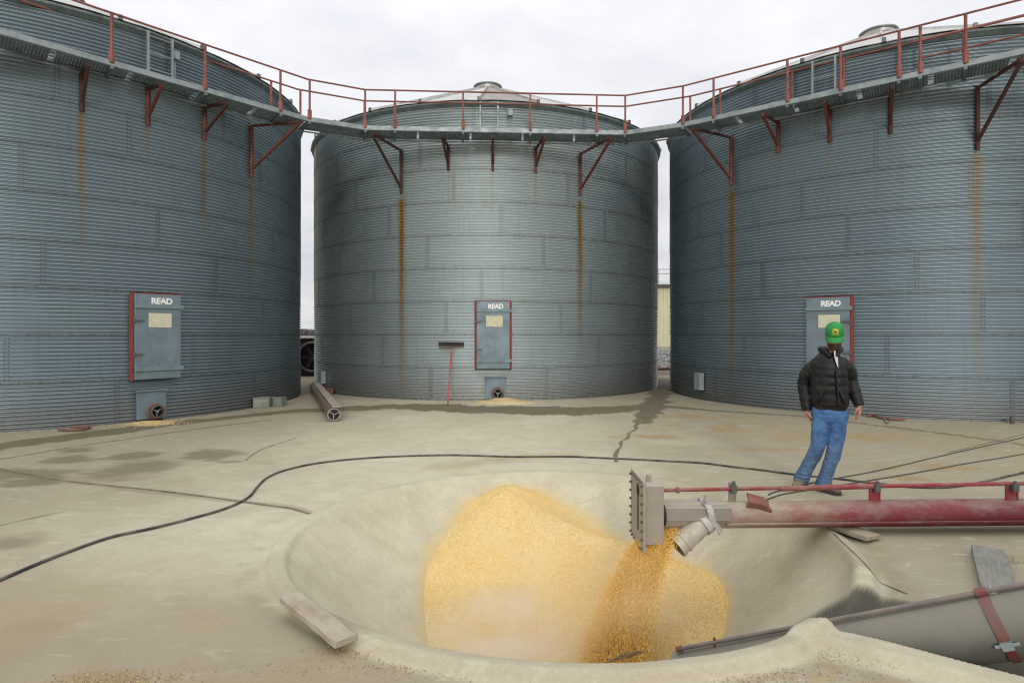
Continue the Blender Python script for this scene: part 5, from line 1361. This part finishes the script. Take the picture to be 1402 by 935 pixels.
# emblem: yellow badge with a small leaping animal, a bar of lettering below
def capfront(x, z_, o=.002):
    ry = float(np.interp(z_, [.022, .075, .105, .128], [.108, .108, .098, .078])); rx = float(np.interp(z_, [.022, .075, .105, .128], [.086, .087, .080, .064]))
    return hp(x, -ry * math.sqrt(max(0, 1 - (x / rx) ** 2)) - o, z_ + .010)
def patch(name, pts, o, m):
    mb = MB(); nP = len(pts); cxm = sum(p[0] for p in pts) / nP; czm = sum(p[1] for p in pts) / nP
    vs = [capfront(x, z_, o) for x, z_ in pts] + [capfront(cxm, czm, o)] + [capfront(x, z_, o - .003) for x, z_ in pts]
    mb.add(vs, [(k, (k + 1) % nP, nP) for k in range(nP)] + [(k, (k + 1) % nP, nP + 1 + (k + 1) % nP, nP + 1 + k) for k in range(nP)]); return mb.build(name, m, capo)
patch('cap_badge', [(-.026, .066), (-.02, .060), (.02, .060), (.026, .066), (.026, .100), (.02, .106), (-.02, .106), (-.026, .100)], .004, M_yellow)
patch('badge_animal', [(-.019, .070), (-.012, .074), (-.004, .074), (.004, .078), (.010, .077), (.018, .070), (.012, .082), (.006, .088), (-.002, .088), (-.008, .096), (-.016, .092), (-.012, .086), (-.012, .080)], .008, M_capgreen)
patch('badge_lettering', [(-.032, .047), (.032, .047), (.032, .054), (-.032, .054)], .004, M_yellow)
# boots
for a_, dirv, nm in ((ankL, Vector((-.35, -.94, 0)), 'l'), (ankR, Vector((.72, -.7, 0)), 'r')):
    dirv = dirv.normalized(); sd_ = Vector((-dirv.y, dirv.x, 0)); c = Vector((a_.x, a_.y, 0))
    mb = MB(); rings = []
    for f, w_, h_ in ((-.085, .026, .05), (-.07, .040, .085), (-.02, .044, .12), (.03, .044, .105), (.08, .048, .075), (.13, .050, .062), (.17, .044, .054), (.195, .026, .04)):
        rings.append([c + dirv * f + sd_ * (w_ * math.copysign(abs(math.cos(2 * PI * k / 18)) ** .8, math.cos(2 * PI * k / 18))) + Vector((0, 0, .022 + h_ * .5 + h_ * .5 * math.sin(2 * PI * k / 18))) for k in range(18)])
    mb.loft(rings); mb.tube([c + Vector((0, 0, .05)), c + Vector((0, 0, .14))], .048, 14)
    bo = remesh(mb, 'boot', M_boot, man, 0.007, 3)
    mb = MB(); out = [c + dirv * f + sd_ * w_ for f, w_ in ((-.09, .02), (-.07, .042), (.0, .045), (.08, .050), (.13, .052), (.18, .044), (.205, .02), (.205, -.02), (.18, -.044), (.13, -.052), (.08, -.050), (.0, -.045), (-.07, -.042), (-.09, -.02))]
    mb.loft([[p + Vector((0, 0, .006)) for p in out], [p + Vector((0, 0, .032)) for p in out]]); mb.build('sole', M_sole, bo)

# ------------------------------------------------------------------ grain dust hanging in the pit
def dust_cloud(c, r, dens, label, col_):
    m = bpy.data.materials.new('grain_dust'); m.use_nodes = True; nt = m.node_tree; nt.nodes.clear()
    out = nt.nodes.new('ShaderNodeOutputMaterial'); pv = nt.nodes.new('ShaderNodeVolumePrincipled'); nt.links.new(pv.outputs[0], out.inputs['Volume'])
    pv.inputs['Color'].default_value = col_; pv.inputs['Anisotropy'].default_value = 0.2
    tc = nt.nodes.new('ShaderNodeTexCoord'); ln = nt.nodes.new('ShaderNodeVectorMath'); ln.operation = 'LENGTH'; nt.links.new(tc.outputs['Object'], ln.inputs[0])
    fall = nt.nodes.new('ShaderNodeMapRange'); fall.interpolation_type = 'SMOOTHSTEP'; fall.inputs['From Min'].default_value = 1.0; fall.inputs['From Max'].default_value = 0.15
    nt.links.new(ln.outputs['Value'], fall.inputs['Value'])
    no = nt.nodes.new('ShaderNodeTexNoise'); no.inputs['Scale'].default_value = 1.9; no.inputs['Detail'].default_value = 3; nt.links.new(tc.outputs['Object'], no.inputs['Vector'])
    nr = nt.nodes.new('ShaderNodeMapRange'); nr.inputs['From Min'].default_value = 0.38; nr.inputs['From Max'].default_value = 0.65; nt.links.new(no.outputs['Fac'], nr.inputs['Value'])
    mu = nt.nodes.new('ShaderNodeMath'); mu.operation = 'MULTIPLY'; nt.links.new(fall.outputs[0], mu.inputs[0]); nt.links.new(nr.outputs[0], mu.inputs[1])
    m2 = nt.nodes.new('ShaderNodeMath'); m2.operation = 'MULTIPLY'; nt.links.new(mu.outputs[0], m2.inputs[0]); m2.inputs[1].default_value = dens
    nt.links.new(m2.outputs[0], pv.inputs['Density'])
    mb = MB(); mb.ell((0, 0, 0), (1, 1, 1), 16, 10); o = mb.build('dust_cloud', m, None, loc=c); o.scale = r
    return tag(o, label, 'dust', kind='stuff')
dust_cloud((0.80, 4.62, -0.42), (0.66, 0.66, 0.60), 2.2, 'golden dust cloud round the falling corn', (0.99, 0.88, 0.60, 1))
dust_cloud((-0.10, 4.45, -0.60), (0.80, 0.75, 0.50), 3.0, 'pale grain dust drifting over the lower left of the heap', (0.985, 0.955, 0.88, 1))
